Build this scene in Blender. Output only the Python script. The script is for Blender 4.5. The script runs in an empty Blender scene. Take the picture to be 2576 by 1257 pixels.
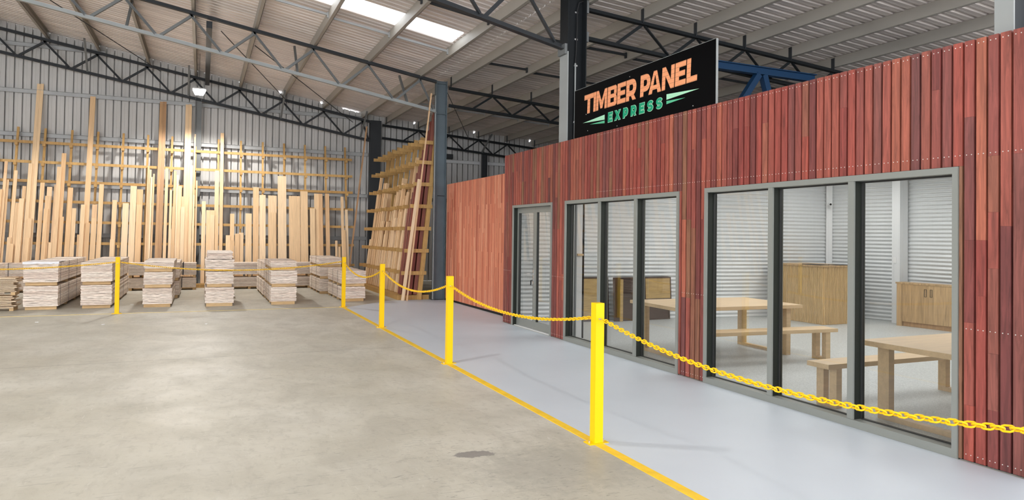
import bpy, math, random
from mathutils import Vector, Matrix
random.seed(7)
S = bpy.context.scene
COL = S.collection

# ------------------------------------------------------------------ camera
RW = ((0.9127782683280518, 0.01941583707617332, 0.4079936986506955),
      (-0.40823029994161275, 0.01020575749854032, 0.9128219238840958),
      (0.013559317004331153, -0.9997594049492671, 0.017241726649717386))
cam = bpy.data.cameras.new('camera')
co = bpy.data.objects.new('camera', cam)
COL.objects.link(co)
cam.sensor_fit = 'HORIZONTAL'
cam.sensor_width = 36.0
cam.lens = 1744.116 / 2576 * 36
cam.shift_x = 0.0
cam.shift_y = (562.0 - 628.5) / 2576
cam.clip_start = 0.05
cam.clip_end = 300
m = Matrix.Identity(4)
for r in range(3):
    m[r][0] = RW[r][0]
    m[r][1] = -RW[r][1]
    m[r][2] = -RW[r][2]
m[2][3] = 1.6
co.matrix_world = m
S.camera = co

# ------------------------------------------------------------------ world, exposure
S.view_settings.view_transform = 'Standard'
S.view_settings.look = 'None'
S.view_settings.gamma = 1.0
S.view_settings.use_curve_mapping = False
S.view_settings.exposure = 0.0
W = bpy.data.worlds.new('sky')
S.world = W
W.use_nodes = True
W.node_tree.nodes['Background'].inputs[0].default_value = (0.93, 0.96, 1.0, 1)
W.node_tree.nodes['Background'].inputs[1].default_value = 4.9
HIGHBAY_POWER = 660.0
OFFICE_LIGHT = 10.5


# ------------------------------------------------------------------ materials
def nodes(mt):
    return mt.node_tree.nodes, mt.node_tree.links


def mat(name, col, rough=0.6, metal=0.0, var=0.0, scale=6.0, stretch=(1, 1, 1), bump=0.0, objrand=0.0, spec=None):
    mt = bpy.data.materials.new(name)
    mt.use_nodes = True
    N, L = nodes(mt)
    b = N['Principled BSDF']
    b.inputs['Base Color'].default_value = (*col, 1)
    b.inputs['Roughness'].default_value = rough
    b.inputs['Metallic'].default_value = metal
    if spec is not None:
        b.inputs['Specular IOR Level'].default_value = spec
    if var or bump or objrand:
        tc = N.new('ShaderNodeTexCoord')
        mp = N.new('ShaderNodeMapping')
        mp.inputs['Scale'].default_value = stretch
        L.new(tc.outputs['Object'], mp.inputs['Vector'])
        nz = N.new('ShaderNodeTexNoise')
        nz.inputs['Scale'].default_value = scale
        nz.inputs['Detail'].default_value = 5
        oi = N.new('ShaderNodeObjectInfo')
        ad = N.new('ShaderNodeVectorMath')
        ad.operation = 'ADD'
        sc = N.new('ShaderNodeMath')
        sc.operation = 'MULTIPLY'
        sc.inputs[1].default_value = 37.0
        L.new(oi.outputs['Random'], sc.inputs[0])
        L.new(mp.outputs[0], ad.inputs[0])
        L.new(sc.outputs[0], ad.inputs[1])
        L.new(ad.outputs[0], nz.inputs['Vector'])
        hs = N.new('ShaderNodeHueSaturation')
        hs.inputs['Color'].default_value = (*col, 1)
        mr = N.new('ShaderNodeMapRange')
        mr.inputs['From Min'].default_value = 0.25
        mr.inputs['From Max'].default_value = 0.75
        mr.inputs['To Min'].default_value = 1 - var
        mr.inputs['To Max'].default_value = 1 + var
        L.new(nz.outputs['Fac'], mr.inputs['Value'])
        if objrand:
            m2 = N.new('ShaderNodeMapRange')
            m2.inputs['To Min'].default_value = 1 - objrand
            m2.inputs['To Max'].default_value = 1 + objrand
            L.new(oi.outputs['Random'], m2.inputs['Value'])
            mu = N.new('ShaderNodeMath')
            mu.operation = 'MULTIPLY'
            L.new(mr.outputs[0], mu.inputs[0])
            L.new(m2.outputs[0], mu.inputs[1])
            L.new(mu.outputs[0], hs.inputs['Value'])
        else:
            L.new(mr.outputs[0], hs.inputs['Value'])
        L.new(hs.outputs[0], b.inputs['Base Color'])
        if bump:
            bp = N.new('ShaderNodeBump')
            bp.inputs['Strength'].default_value = bump
            bp.inputs['Distance'].default_value = 0.01
            L.new(nz.outputs['Fac'], bp.inputs['Height'])
            L.new(bp.outputs[0], b.inputs['Normal'])
    return mt


def wood(name, stops, rough=0.55, grain=(28, 28, 1.6), use_attr=False, obj_amt=1.0, dark=0.35):
    """timber: tone chosen per piece (object random or face attribute 'tone'), streaky grain along local Z"""
    mt = bpy.data.materials.new(name)
    mt.use_nodes = True
    N, L = nodes(mt)
    b = N['Principled BSDF']
    b.inputs['Roughness'].default_value = rough
    tc = N.new('ShaderNodeTexCoord')
    if use_attr:
        at = N.new('ShaderNodeAttribute')
        at.attribute_name = 'tone'
        tone = at.outputs['Fac']
    else:
        oi = N.new('ShaderNodeObjectInfo')
        tone = oi.outputs['Random']
    mp = N.new('ShaderNodeMapping')
    mp.inputs['Scale'].default_value = grain
    L.new(tc.outputs['Object'], mp.inputs['Vector'])
    mul = N.new('ShaderNodeMath')
    mul.operation = 'MULTIPLY'
    mul.inputs[1].default_value = 91.0
    L.new(tone, mul.inputs[0])
    ad = N.new('ShaderNodeVectorMath')
    ad.operation = 'ADD'
    L.new(mp.outputs[0], ad.inputs[0])
    L.new(mul.outputs[0], ad.inputs[1])
    nz = N.new('ShaderNodeTexNoise')
    nz.inputs['Scale'].default_value = 1.0
    nz.inputs['Detail'].default_value = 6
    nz.inputs['Roughness'].default_value = 0.65
    nz.inputs['Distortion'].default_value = 0.8
    L.new(ad.outputs[0], nz.inputs['Vector'])
    rp = N.new('ShaderNodeValToRGB')
    e = rp.color_ramp.elements
    e[0].position, e[0].color = 0.0, (*stops[0], 1)
    e[1].position, e[1].color = 1.0, (*stops[-1], 1)
    for i, c in enumerate(stops[1:-1]):
        n = e.new((i + 1) / (len(stops) - 1))
        n.color = (*c, 1)
    L.new(tone, rp.inputs[0])
    mr = N.new('ShaderNodeMapRange')
    mr.inputs['From Min'].default_value = 0.3
    mr.inputs['From Max'].default_value = 0.72
    mr.inputs['To Min'].default_value = 1 + dark * 0.45
    mr.inputs['To Max'].default_value = 1 - dark
    L.new(nz.outputs['Fac'], mr.inputs['Value'])
    hs = N.new('ShaderNodeHueSaturation')
    L.new(rp.outputs[0], hs.inputs['Color'])
    L.new(mr.outputs[0], hs.inputs['Value'])
    L.new(hs.outputs[0], b.inputs['Base Color'])
    return mt


def emit(name, col, st):
    mt = bpy.data.materials.new(name)
    mt.use_nodes = True
    b = mt.node_tree.nodes['Principled BSDF']
    b.inputs['Base Color'].default_value = (*col, 1)
    b.inputs['Emission Color'].default_value = (*col, 1)
    b.inputs['Emission Strength'].default_value = st
    return mt


def concrete():
    mt = bpy.data.materials.new('worn_concrete')
    mt.use_nodes = True
    N, L = nodes(mt)
    b = N['Principled BSDF']
    tc = N.new('ShaderNodeTexCoord')

    def noise(scale, detail, stretch=None, dist=0.0):
        n = N.new('ShaderNodeTexNoise')
        n.inputs['Scale'].default_value = scale
        n.inputs['Detail'].default_value = detail
        n.inputs['Roughness'].default_value = 0.65
        n.inputs['Distortion'].default_value = dist
        if stretch:
            mp = N.new('ShaderNodeMapping')
            mp.inputs['Scale'].default_value = stretch
            mp.inputs['Rotation'].default_value = (0, 0, 0.35)
            L.new(tc.outputs['Object'], mp.inputs['Vector'])
            L.new(mp.outputs[0], n.inputs['Vector'])
        else:
            L.new(tc.outputs['Object'], n.inputs['Vector'])
        return n.outputs['Fac']

    def rng(v, a, c, lo, hi):
        r = N.new('ShaderNodeMapRange')
        r.inputs['From Min'].default_value = a
        r.inputs['From Max'].default_value = c
        r.inputs['To Min'].default_value = lo
        r.inputs['To Max'].default_value = hi
        L.new(v, r.inputs['Value'])
        return r.outputs[0]

    def mix(f, c1, c2):
        x = N.new('ShaderNodeMix')
        x.data_type = 'RGBA'
        if hasattr(f, 'links'):
            L.new(f, x.inputs[0])
        else:
            x.inputs[0].default_value = f
        for k, c in ((6, c1), (7, c2)):
            if isinstance(c, tuple):
                x.inputs[k].default_value = (*c, 1)
            else:
                L.new(c, x.inputs[k])
        return x.outputs[2]

    def math_(op, a, c=None):
        n = N.new('ShaderNodeMath')
        n.operation = op
        for k, v in ((0, a), (1, c)):
            if v is None:
                continue
            if isinstance(v, (int, float)):
                n.inputs[k].default_value = v
            else:
                L.new(v, n.inputs[k])
        return n.outputs[0]
    sep0 = N.new('ShaderNodeSeparateXYZ')
    L.new(tc.outputs['Object'], sep0.inputs[0])
    big = rng(noise(0.45, 5), 0.35, 0.65, 0, 1)
    c = mix(big, (0.46, 0.435, 0.36), (0.57, 0.55, 0.485))
    mid = rng(noise(2.2, 9, (1, 0.6, 1), 0.6), 0.42, 0.66, 0, 0.55)
    c = mix(mid, c, (0.35, 0.33, 0.275))
    fine = rng(noise(11, 9, (1.6, 0.7, 1)), 0.52, 0.70, 0, 0.42)
    c = mix(fine, c, (0.30, 0.285, 0.24))
    # scattered tyre scuffs and scratches
    bx = math_('SUBTRACT', sep0.outputs['X'], 2.1)
    by = math_('SUBTRACT', sep0.outputs['Y'], 4.5)
    near = rng(math_('ADD', math_('MULTIPLY', bx, bx), math_('MULTIPLY', by, by)), 0.2, 2.2, 0.055, 0.0)
    scr = rng(noise(6, 3, (0.6, 7, 1), 1.2), 0.63, 0.68, 0, 0.5)
    c = mix(scr, c, (0.2, 0.19, 0.165))
    scl = noise(7, 4, (1.2, 5, 1), 1.6)
    c = mix(rng(math_('ADD', scl, near), 0.66, 0.70, 0, 0.55), c, (0.14, 0.13, 0.115))
    scr2 = rng(noise(5, 4, (7, 0.9, 1), 1.5), 0.65, 0.70, 0, 0.4)
    c = mix(scr2, c, (0.64, 0.62, 0.57))
    sep = N.new('ShaderNodeSeparateXYZ')
    L.new(tc.outputs['Object'], sep.inputs[0])
    # control joint across the slab
    jy = math_('ABSOLUTE', math_('SUBTRACT', sep.outputs['Y'], 9.64))
    jn = math_('LESS_THAN', jy, 0.006)
    c = mix(math_('MULTIPLY', jn, 0.75), c, (0.13, 0.12, 0.11))
    # dark oil stain
    wob = math_('MULTIPLY', math_('SUBTRACT', noise(13, 6), 0.5), 2.6)
    dx = math_('DIVIDE', math_('SUBTRACT', sep.outputs['X'], 1.85), 0.165)
    dy0 = math_('SUBTRACT', math_('SUBTRACT', sep.outputs['Y'], 4.755), math_('MULTIPLY', math_('SUBTRACT', sep.outputs['X'], 1.85), -0.1))
    dy = math_('DIVIDE', dy0, 0.075)
    rr = math_('ADD', math_('ADD', math_('MULTIPLY', dx, dx), math_('MULTIPLY', dy, dy)), wob)
    st = rng(rr, 0.75, 1.0, 0.72, 0)
    c = mix(st, c, (0.15, 0.14, 0.14))
    # broad greyer worn patch beside the yellow line
    dx2 = math_('DIVIDE', math_('SUBTRACT', sep.outputs['X'], 2.35), 0.75)
    dy2 = math_('DIVIDE', math_('SUBTRACT', sep.outputs['Y'], 4.3), 0.55)
    r2 = math_('ADD', math_('ADD', math_('MULTIPLY', dx2, dx2), math_('MULTIPLY', dy2, dy2)), wob)
    s2 = rng(r2, 0.2, 1.1, 0.5, 0)
    c = mix(s2, c, (0.30, 0.29, 0.25))
    L.new(c, b.inputs['Base Color'])
    L.new(rng(noise(1.3, 4), 0.3, 0.7, 0.42, 0.62), b.inputs['Roughness'])
    bp = N.new('ShaderNodeBump')
    bp.inputs['Strength'].default_value = 0.08
    L.new(noise(20, 6), bp.inputs['Height'])
    L.new(bp.outputs[0], b.inputs['Normal'])
    return mt


def glass():
    mt = bpy.data.materials.new('clear_glass')
    mt.use_nodes = True
    N, L = nodes(mt)
    N.remove(N['Principled BSDF'])
    t = N.new('ShaderNodeBsdfTransparent')
    t.inputs[0].default_value = (0.93, 0.95, 0.94, 1)
    g = N.new('ShaderNodeBsdfGlossy')
    g.inputs['Roughness'].default_value = 0.0
    f = N.new('ShaderNodeFresnel')
    f.inputs['IOR'].default_value = 1.8
    x = N.new('ShaderNodeMixShader')
    L.new(f.outputs[0], x.inputs[0])
    L.new(t.outputs[0], x.inputs[1])
    L.new(g.outputs[0], x.inputs[2])
    L.new(x.outputs[0], N['Material Output'].inputs['Surface'])
    return mt


def skylight_mat():
    mt = bpy.data.materials.new('translucent_fibreglass')
    mt.use_nodes = True
    N, L = nodes(mt)
    N.remove(N['Principled BSDF'])
    t = N.new('ShaderNodeBsdfTranslucent')
    t.inputs[0].default_value = (0.92, 0.95, 0.97, 1)
    d = N.new('ShaderNodeBsdfTransparent')
    x = N.new('ShaderNodeMixShader')
    x.inputs[0].default_value = 0.45
    L.new(t.outputs[0], x.inputs[1])
    L.new(d.outputs[0], x.inputs[2])
    L.new(x.outputs[0], N['Material Output'].inputs['Surface'])
    return mt


def sign_timber():
    mt = bpy.data.materials.new('sign_timber_print')
    mt.use_nodes = True
    N, L = nodes(mt)
    b = N['Principled BSDF']
    b.inputs['Roughness'].default_value = 0.35
    tc = N.new('ShaderNodeTexCoord')
    sp = N.new('ShaderNodeSeparateXYZ')
    L.new(tc.outputs['Object'], sp.inputs[0])
    mr = N.new('ShaderNodeMapRange')
    mr.inputs['From Min'].default_value = 3.42
    mr.inputs['From Max'].default_value = 3.71
    L.new(sp.outputs['Z'], mr.inputs['Value'])
    rp = N.new('ShaderNodeValToRGB')
    e = rp.color_ramp.elements
    e[0].color = (0.94, 0.38, 0.18, 1)
    e[1].color = (0.98, 0.55, 0.22, 1)
    L.new(mr.outputs[0], rp.inputs[0])
    md = N.new('ShaderNodeMath')
    md.operation = 'PINGPONG'
    md.inputs[1].default_value = 0.027
    L.new(sp.outputs['Z'], md.inputs[0])
    lt = N.new('ShaderNodeMath')
    lt.operation = 'LESS_THAN'
    lt.inputs[1].default_value = 0.0016
    L.new(md.outputs[0], lt.inputs[0])
    nz = N.new('ShaderNodeTexNoise')
    nz.inputs['Scale'].default_value = 1
    mp = N.new('ShaderNodeMapping')
    mp.inputs['Scale'].default_value = (6, 6, 90)
    L.new(tc.outputs['Object'], mp.inputs[0])
    L.new(mp.outputs[0], nz.inputs['Vector'])
    hs = N.new('ShaderNodeHueSaturation')
    L.new(rp.outputs[0], hs.inputs['Color'])
    m2 = N.new('ShaderNodeMapRange')
    m2.inputs['To Min'].default_value = 0.85
    m2.inputs['To Max'].default_value = 1.15
    L.new(nz.outputs['Fac'], m2.inputs['Value'])
    L.new(m2.outputs[0], hs.inputs['Value'])
    x = N.new('ShaderNodeMix')
    x.data_type = 'RGBA'
    L.new(lt.outputs[0], x.inputs[0])
    L.new(hs.outputs[0], x.inputs[6])
    x.inputs[7].default_value = (0.3, 0.12, 0.05, 1)
    L.new(x.outputs[2], b.inputs['Base Color'])
    return mt


M = dict(
    concrete=concrete(), glass=glass(), skylight=skylight_mat(), signwood=sign_timber(),
    walkway=mat('grey_floor_paint', (0.555, 0.61, 0.67), 0.45, var=0.035, scale=1.2, bump=0.02),
    yellow=mat('safety_yellow', (0.90, 0.555, 0.0), 0.45, spec=0.22),
    chain=mat('yellow_plastic', (0.92, 0.55, 0.004), 0.35, spec=0.3),
    line=mat('yellow_line_paint', (0.86, 0.55, 0.02), 0.55, var=0.12, scale=9),
    oldline=mat('worn_yellow_line_paint', (0.66, 0.52, 0.20), 0.6, var=0.2, scale=8),
    wallmetal=mat('aged_wall_sheet', (0.50, 0.49, 0.475), 0.6, 0.0, var=0.14, scale=1.3, stretch=(1, 1, 0.25)),
    roofmetal=mat('aged_roof_sheet', (0.74, 0.675, 0.64), 0.42, 0.3, var=0.2, scale=1.0, stretch=(0.35, 3.0, 1)),
    blacksteel=mat('near_black_steel_paint', (0.012, 0.014, 0.016), 0.5, var=0.1, scale=3, spec=0.2),
    steel=mat('dark_grey_steel_paint', (0.034, 0.037, 0.041), 0.5, var=0.1, scale=3, spec=0.22),
    coldsteel=mat('blue_grey_column_paint', (0.082, 0.108, 0.125), 0.45, var=0.15, scale=2.5),
    palesteel=mat('pale_grey_steel_paint', (0.31, 0.325, 0.32), 0.5, var=0.08, scale=2),
    trussgrey=mat('mid_grey_truss_paint', (0.16, 0.167, 0.167), 0.6, var=0.12, scale=2.5, spec=0.25),
    purlin=mat('galvanised_purlin', (0.37, 0.345, 0.305), 0.5, 0.1, var=0.16, scale=1.5, stretch=(1, 0.3, 1)),
    galv=mat('galvanised_girt', (0.36, 0.365, 0.365), 0.5, 0.1, var=0.12, scale=3),
    blue=mat('blue_steel_paint', (0.006, 0.04, 0.105), 0.45, spec=0.3),
    black=mat('black_panel', (0.003, 0.003, 0.0035), 0.5, spec=0.04),
    blackmat=mat('black_matt', (0.012, 0.012, 0.013), 0.7),
    sark=mat('black_sarking', (0.006, 0.006, 0.007), 0.8),
    white=mat('white_paint', (0.74, 0.75, 0.76), 0.5),
    offwall=mat('pale_corrugated_iron', (0.67, 0.69, 0.70), 0.38, 0.12, var=0.02, scale=2),
    terrazzo=mat('speckled_office_floor', (0.50, 0.515, 0.51), 0.45, var=0.32, scale=85),
    frame=mat('grey_green_window_frame', (0.225, 0.235, 0.215), 0.42),
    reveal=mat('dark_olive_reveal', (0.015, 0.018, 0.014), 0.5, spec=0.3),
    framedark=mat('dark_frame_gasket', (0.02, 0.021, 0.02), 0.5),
    chrome=mat('chrome', (0.75, 0.76, 0.78), 0.2, 0.9),
    screw=mat('bright_screw', (0.72, 0.70, 0.66), 0.35, 0.3),
    slat=wood('red_hardwood_slat', [(0.13, 0.040, 0.038), (0.26, 0.052, 0.043), (0.36, 0.078, 0.054), (0.17, 0.055, 0.052), (0.40, 0.118, 0.070), (0.29, 0.062, 0.05), (0.24, 0.115, 0.065), (0.34, 0.085, 0.06), (0.20, 0.050, 0.045), (0.38, 0.095, 0.065)], 0.5, (30, 30, 2.2), True, dark=0.55),
    wing=wood('orange_hardwood_slat', [(0.46, 0.115, 0.065), (0.64, 0.19, 0.105), (0.78, 0.31, 0.18), (0.54, 0.15, 0.08), (0.84, 0.40, 0.25)], 0.5, (45, 45, 3.0), True, dark=0.3),
    oak=wood('pale_oak_board', [(0.66, 0.42, 0.22), (0.76, 0.53, 0.31), (0.80, 0.58, 0.35), (0.72, 0.46, 0.24), (0.84, 0.64, 0.42), (0.68, 0.43, 0.235)], 0.55, (30, 30, 1.6), dark=0.2),
    brownoak=wood('brown_board', [(0.42, 0.24, 0.12), (0.55, 0.33, 0.16)], 0.55, (30, 30, 1.6), dark=0.3),
    redboard=wood('dark_red_board', [(0.13, 0.03, 0.022), (0.22, 0.05, 0.035), (0.30, 0.10, 0.07), (0.10, 0.028, 0.022)], 0.5, (30, 30, 1.6), dark=0.3),
    rack=wood('yellow_rack_pine', [(0.46, 0.265, 0.085), (0.54, 0.33, 0.115)], 0.6, (20, 20, 3.0), dark=0.3),
    bearer=wood('bearer_pine', [(0.55, 0.36, 0.17), (0.66, 0.46, 0.24)], 0.6, (4, 20, 20), dark=0.25),
    layer=wood('whitewashed_panel', [(0.76, 0.63, 0.53), (0.90, 0.79, 0.69), (0.83, 0.71, 0.61), (0.72, 0.58, 0.49)], 0.65, (9, 9, 60), dark=0.4),
    rawboard=wood('raw_cut_board', [(0.72, 0.55, 0.36), (0.80, 0.64, 0.46)], 0.6, (7, 7, 40), dark=0.2),
    strap=mat('grey_strap', (0.10, 0.085, 0.08), 0.5),
    strapblack=mat('black_strap', (0.012, 0.013, 0.018), 0.45),
    plastic=mat('white_plastic_wrap', (0.75, 0.75, 0.78), 0.3, var=0.1, scale=12),
    table=wood('pale_oak_furniture', [(0.66, 0.46, 0.26), (0.70, 0.50, 0.29)], 0.45, (2.0, 22, 22), dark=0.15),
    counter=wood('fluted_oak', [(0.68, 0.45, 0.21), (0.74, 0.51, 0.255)], 0.45, (40, 40, 3.0), dark=0.3),
    cabinet=wood('rustic_oak_door', [(0.50, 0.32, 0.155), (0.57, 0.38, 0.20)], 0.45, (22, 22, 1.4), dark=0.45),
    brownpanel=mat('brown_panel', (0.06, 0.033, 0.026), 0.5, var=0.2, scale=4),
    samplewood=wood('sample_oak', [(0.50, 0.33, 0.13), (0.52, 0.35, 0.14)], 0.45, (3, 3, 30), dark=0.3),
    green=mat('sign_green', (0.0, 0.33, 0.17), 0.4),
    mint=mat('sign_mint', (0.42, 0.80, 0.55), 0.4),
    midgreen=mat('sign_mid_green', (0.10, 0.52, 0.29), 0.4),
    lampwhite=mat('lamp_housing', (0.6, 0.6, 0.6), 0.4),
    led=emit('highbay_led', (1.0, 0.97, 0.90), 28.0),
    added_panel_led=emit('added_office_led', (1.0, 0.985, 0.96), OFFICE_LIGHT),
    paper=mat('white_paper', (0.8, 0.8, 0.8), 0.6),
)


# ------------------------------------------------------------------ mesh builder
class MB:
    def __init__(s):
        s.v, s.f, s.t = [], [], []
        s.tone = 0.5

    def add(s, vs, fs):
        o = len(s.v)
        s.v += [tuple(p) for p in vs]
        for f in fs:
            s.f.append([i + o for i in f])
            s.t.append(s.tone)

    def box(s, a, b, tone=None):
        if tone is not None:
            s.tone = tone
        x0, x1 = sorted((a[0], b[0]))
        y0, y1 = sorted((a[1], b[1]))
        z0, z1 = sorted((a[2], b[2]))
        s.add([(x0, y0, z0), (x1, y0, z0), (x1, y1, z0), (x0, y1, z0), (x0, y0, z1), (x1, y0, z1), (x1, y1, z1), (x0, y1, z1)],
              [(0, 3, 2, 1), (4, 5, 6, 7), (0, 1, 5, 4), (1, 2, 6, 5), (2, 3, 7, 6), (3, 0, 4, 7)])
        return s

    def bar(s, p, q, w, h, up=(0, 0, 1)):
        p, q = Vector(p), Vector(q)
        d = (q - p).normalized()
        side = d.cross(Vector(up))
        if side.length < 1e-4:
            side = d.cross(Vector((1, 0, 0)))
        side.normalize()
        u = side.cross(d).normalized()
        vs = []
        for c in (p, q):
            for a, b in ((-1, -1), (1, -1), (1, 1), (-1, 1)):
                vs.append(c + side * (a * w / 2) + u * (b * h / 2))
        s.add(vs, [(0, 3, 2, 1), (4, 5, 6, 7), (0, 1, 5, 4), (1, 2, 6, 5), (2, 3, 7, 6), (3, 0, 4, 7)])
        return s

    def angle(s, p, q, a, th, up=(0, 0, 1), flip=1):
        """steel angle section: one leg vertical, one leg lying"""
        p, q = Vector(p), Vector(q)
        s.bar(p, q, th, a, up)
        d = (q - p).normalized()
        side = d.cross(Vector(up)).normalized()
        u = side.cross(d).normalized()
        off = side * (flip * (a / 2)) - u * (a / 2 - th / 2)
        s.bar(p + off, q + off, a, th, up)
        return s

    def tube(s, pts, r, n=8, closed=False):
        pts = [Vector(p) for p in pts]
        k = len(pts)
        rings = []
        for i, p in enumerate(pts):
            if closed:
                d = pts[(i + 1) % k] - pts[i - 1]
            else:
                d = pts[min(i + 1, k - 1)] - pts[max(i - 1, 0)]
            d.normalize()
            a = d.cross(Vector((0, 0, 1)))
            if a.length < 1e-3:
                a = d.cross(Vector((1, 0, 0)))
            a.normalize()
            b = d.cross(a)
            rings.append([p + (a * math.cos(2 * math.pi * j / n) + b * math.sin(2 * math.pi * j / n)) * r for j in range(n)])
        vs = [v for rg in rings for v in rg]
        fs = []
        for i in range(k if closed else k - 1):
            i2 = (i + 1) % k
            for j in range(n):
                fs.append((i * n + j, i * n + (j + 1) % n, i2 * n + (j + 1) % n, i2 * n + j))
        if not closed:
            fs.append(tuple(range(n))[::-1])
            fs.append(tuple((k - 1) * n + j for j in range(n)))
        s.add(vs, fs)
        return s

    def prism(s, poly, fn0, fn1):
        n = len(poly)
        vs = [fn0(*p) for p in poly] + [fn1(*p) for p in poly]
        fs = [tuple(range(n))[::-1], tuple(range(n, 2 * n))]
        for i in range(n):
            fs.append((i, (i + 1) % n, n + (i + 1) % n, n + i))
        s.add(vs, fs)
        return s

    def mesh(s, name, material=None, smooth=False):
        me = bpy.data.meshes.new(name)
        me.from_pydata(s.v, [], s.f)
        at = me.attributes.new('tone', 'FLOAT', 'FACE')
        at.data.foreach_set('value', s.t)
        if material:
            me.materials.append(material)
        if smooth:
            me.polygons.foreach_set('use_smooth', [True] * len(me.polygons))
        me.update()
        return me

    def build(s, name, material, parent=None, smooth=False, loc=None):
        o = bpy.data.objects.new(name, s.mesh(name, material, smooth))
        COL.objects.link(o)
        if loc is not None:
            o.location = loc
        if parent:
            o.parent = parent
        return o


def tag(o, label=None, cat=None, group=None, kind=None):
    if label:
        o['label'] = label
    if cat:
        o['category'] = cat
    if group:
        o['group'] = group
    if kind:
        o['kind'] = kind
    return o


def empty(name, loc=(0, 0, 0), rz=0.0):
    o = bpy.data.objects.new(name, None)
    COL.objects.link(o)
    o.location = loc
    o.rotation_euler = (0, 0, rz)
    return o


def struct(o):
    o['kind'] = 'structure'
    return o


ORD = ['first', 'second', 'third', 'fourth', 'fifth', 'sixth', 'seventh', 'eighth', 'ninth', 'tenth', 'eleventh',
       'twelfth', 'thirteenth', 'fourteenth', 'fifteenth', 'sixteenth', 'seventeenth', 'eighteenth', 'nineteenth', 'twentieth']


def ordw(i):
    tens = {20: 'twenty', 30: 'thirty', 40: 'forty', 50: 'fifty', 60: 'sixty', 70: 'seventy', 80: 'eighty', 90: 'ninety'}
    n = i + 1
    if n <= 20:
        return ORD[i]
    t = n // 10 * 10
    if n == t:
        return tens[t][:-1] + 'ieth'
    return tens[t] + '-' + ORD[n - t - 1]


def roofz(x):
    return 6.45 - 0.172 * x if x < 5.3 else 5.92 - 0.072 * x


# ------------------------------------------------------------------ shell
YB = 23.1           # back wall sheet
b = MB()
b.box((-16, -6, -0.2), (5.2, 26, 0)).box((5.2, -6, -0.2), (20, 26, -0.002))
struct(b.build('floor', M['concrete']))
b = MB()
b.prism([(2.86, -3), (5.05, -3), (5.095, 2.4), (5.095, 11.85), (5.465, 11.86), (5.465, 16.2), (5.1, 16.37), (4.32, 16.37), (4.10, 16.37), (2.86, 15.1)],
        lambda x, y: (x, y, 0.0), lambda x, y: (x, y, 0.004))
tag(b.build('painted_walkway', M['walkway']), 'smooth lilac-grey painted walkway along the red slatted shop front', 'walkway')
b = MB()
b.box((2.785, -3, 0), (2.86, 15.27, 0.005))
tag(b.build('floor_line', M['line']), 'bright yellow painted line edging the grey walkway', 'floor line')
b = MB()
b.box((-12, 15.215, 0), (2.78, 15.265, 0.004))
tag(b.build('floor_line', M['oldline']), 'faded yellow line across the concrete before the timber packs', 'floor line')


def ribs(x0, x1, pitch=0.19, d=0.03, k=0.0):
    """trimdek style profile: (u, depth) list; pans at 0, ribs at d"""
    out = []
    u = x0
    while u < x1:
        out += [(u, 0), (u + pitch * 0.30, 0), (u + pitch * 0.34, 0.004), (u + pitch * 0.38, 0), (u + pitch * (0.82 - k), 0), (u + pitch * (0.77 - k), d), (u + pitch * 0.98, d), (u + pitch * 0.985, 0)]
        u += pitch
    return out


# roof sheets: profile runs along Y, ribs run down the slope in X; strips leave the skylight out
SKY = [(13.12, 13.80, -12.0, 4.70)]


def roof_strip(mb, x0, x1, y0, y1):
    pr = []
    for k in range(-32, 124):
        u = 0.19 * k
        pr += [(u, 0.0), (u + 0.035, 0.0), (u + 0.04, 0.005), (u + 0.045, 0.0), (u + 0.082, 0.0), (u + 0.076, 0.055), (u + 0.128, 0.055), (u + 0.158, 0.0)]
    pr = [(y, z) for y, z in pr if y0 - 1e-6 <= y <= y1 + 1e-6]
    base = len(mb.v)
    vs, fs = [], []
    for y, z in pr:
        vs.append((x0, y, roofz(x0 if x0 < 5.3 or x1 > 5.3 else x0) + z))
        vs.append((x1, y, (roofz(x1) if not (x0 < 5.3 and x1 >= 5.3) else 6.45 - 0.172 * x1) + z))
    for i in range(len(pr) - 1):
        fs.append((2 * i, 2 * i + 1, 2 * i + 3, 2 * i + 2))
    mb.add(vs, fs)


b = MB()
roof_strip(b, -16, -12, -6, 23.2)
roof_strip(b, -12, 4.72, -6, 13.06)
roof_strip(b, -12, 4.72, 13.80, 23.2)
roof_strip(b, 4.72, 5.299, -6, 23.2)
roof_strip(b, 5.3, 15, -6, 23.2)
struct(b.build('ceiling', M['roofmetal']))
b = MB()
pr = [(13.05 + 0.0761 * k / 4, 0.012 * math.sin(k * math.pi / 2)) for k in range(0, 41)]
for (xa, xb) in ((-12, 4.72),):
    vs, fs = [], []
    for y, z in pr:
        vs += [(xa, y, roofz(xa) + z + 0.02), (xb, y, roofz(xb) + z + 0.02)]
    for i in range(len(pr) - 1):
        fs.append((2 * i, 2 * i + 1, 2 * i + 3, 2 * i + 2))
    b.add(vs, fs)
tag(b.build('roof_skylight', M['skylight']), 'glowing white translucent skylight sheet in the roof', 'skylight')

PURL = [4.77 - 1.265 * k for k in range(0, 13)]
PURR = [5.57 + 1.1 * k for k in range(0, 8)]


# back wall: ribbed sheets, top follows the roof with notches at the purlins
def wall_profile(x0, x1):
    return ribs(x0, x1, 0.2, 0.09)


b = MB()
pr = wall_profile(-16, 14)
vs, fs = [], []
for x, dd in pr:
    top = roofz(x) + 0.02
    for p in PURL + PURR:
        if p > 0.9 and -0.09 < x - p < -0.012:
            top -= 0.075
    if 4.15 < x < 4.70:
        top -= 0.045
    vs += [(x, YB + dd, 0), (x, YB + dd, top)]
for i in range(len(pr) - 1):
    fs.append((2 * i, 2 * i + 2, 2 * i + 3, 2 * i + 1))
b.add(vs, fs)
struct(b.build('wall_back', M['wallmetal']))
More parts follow.
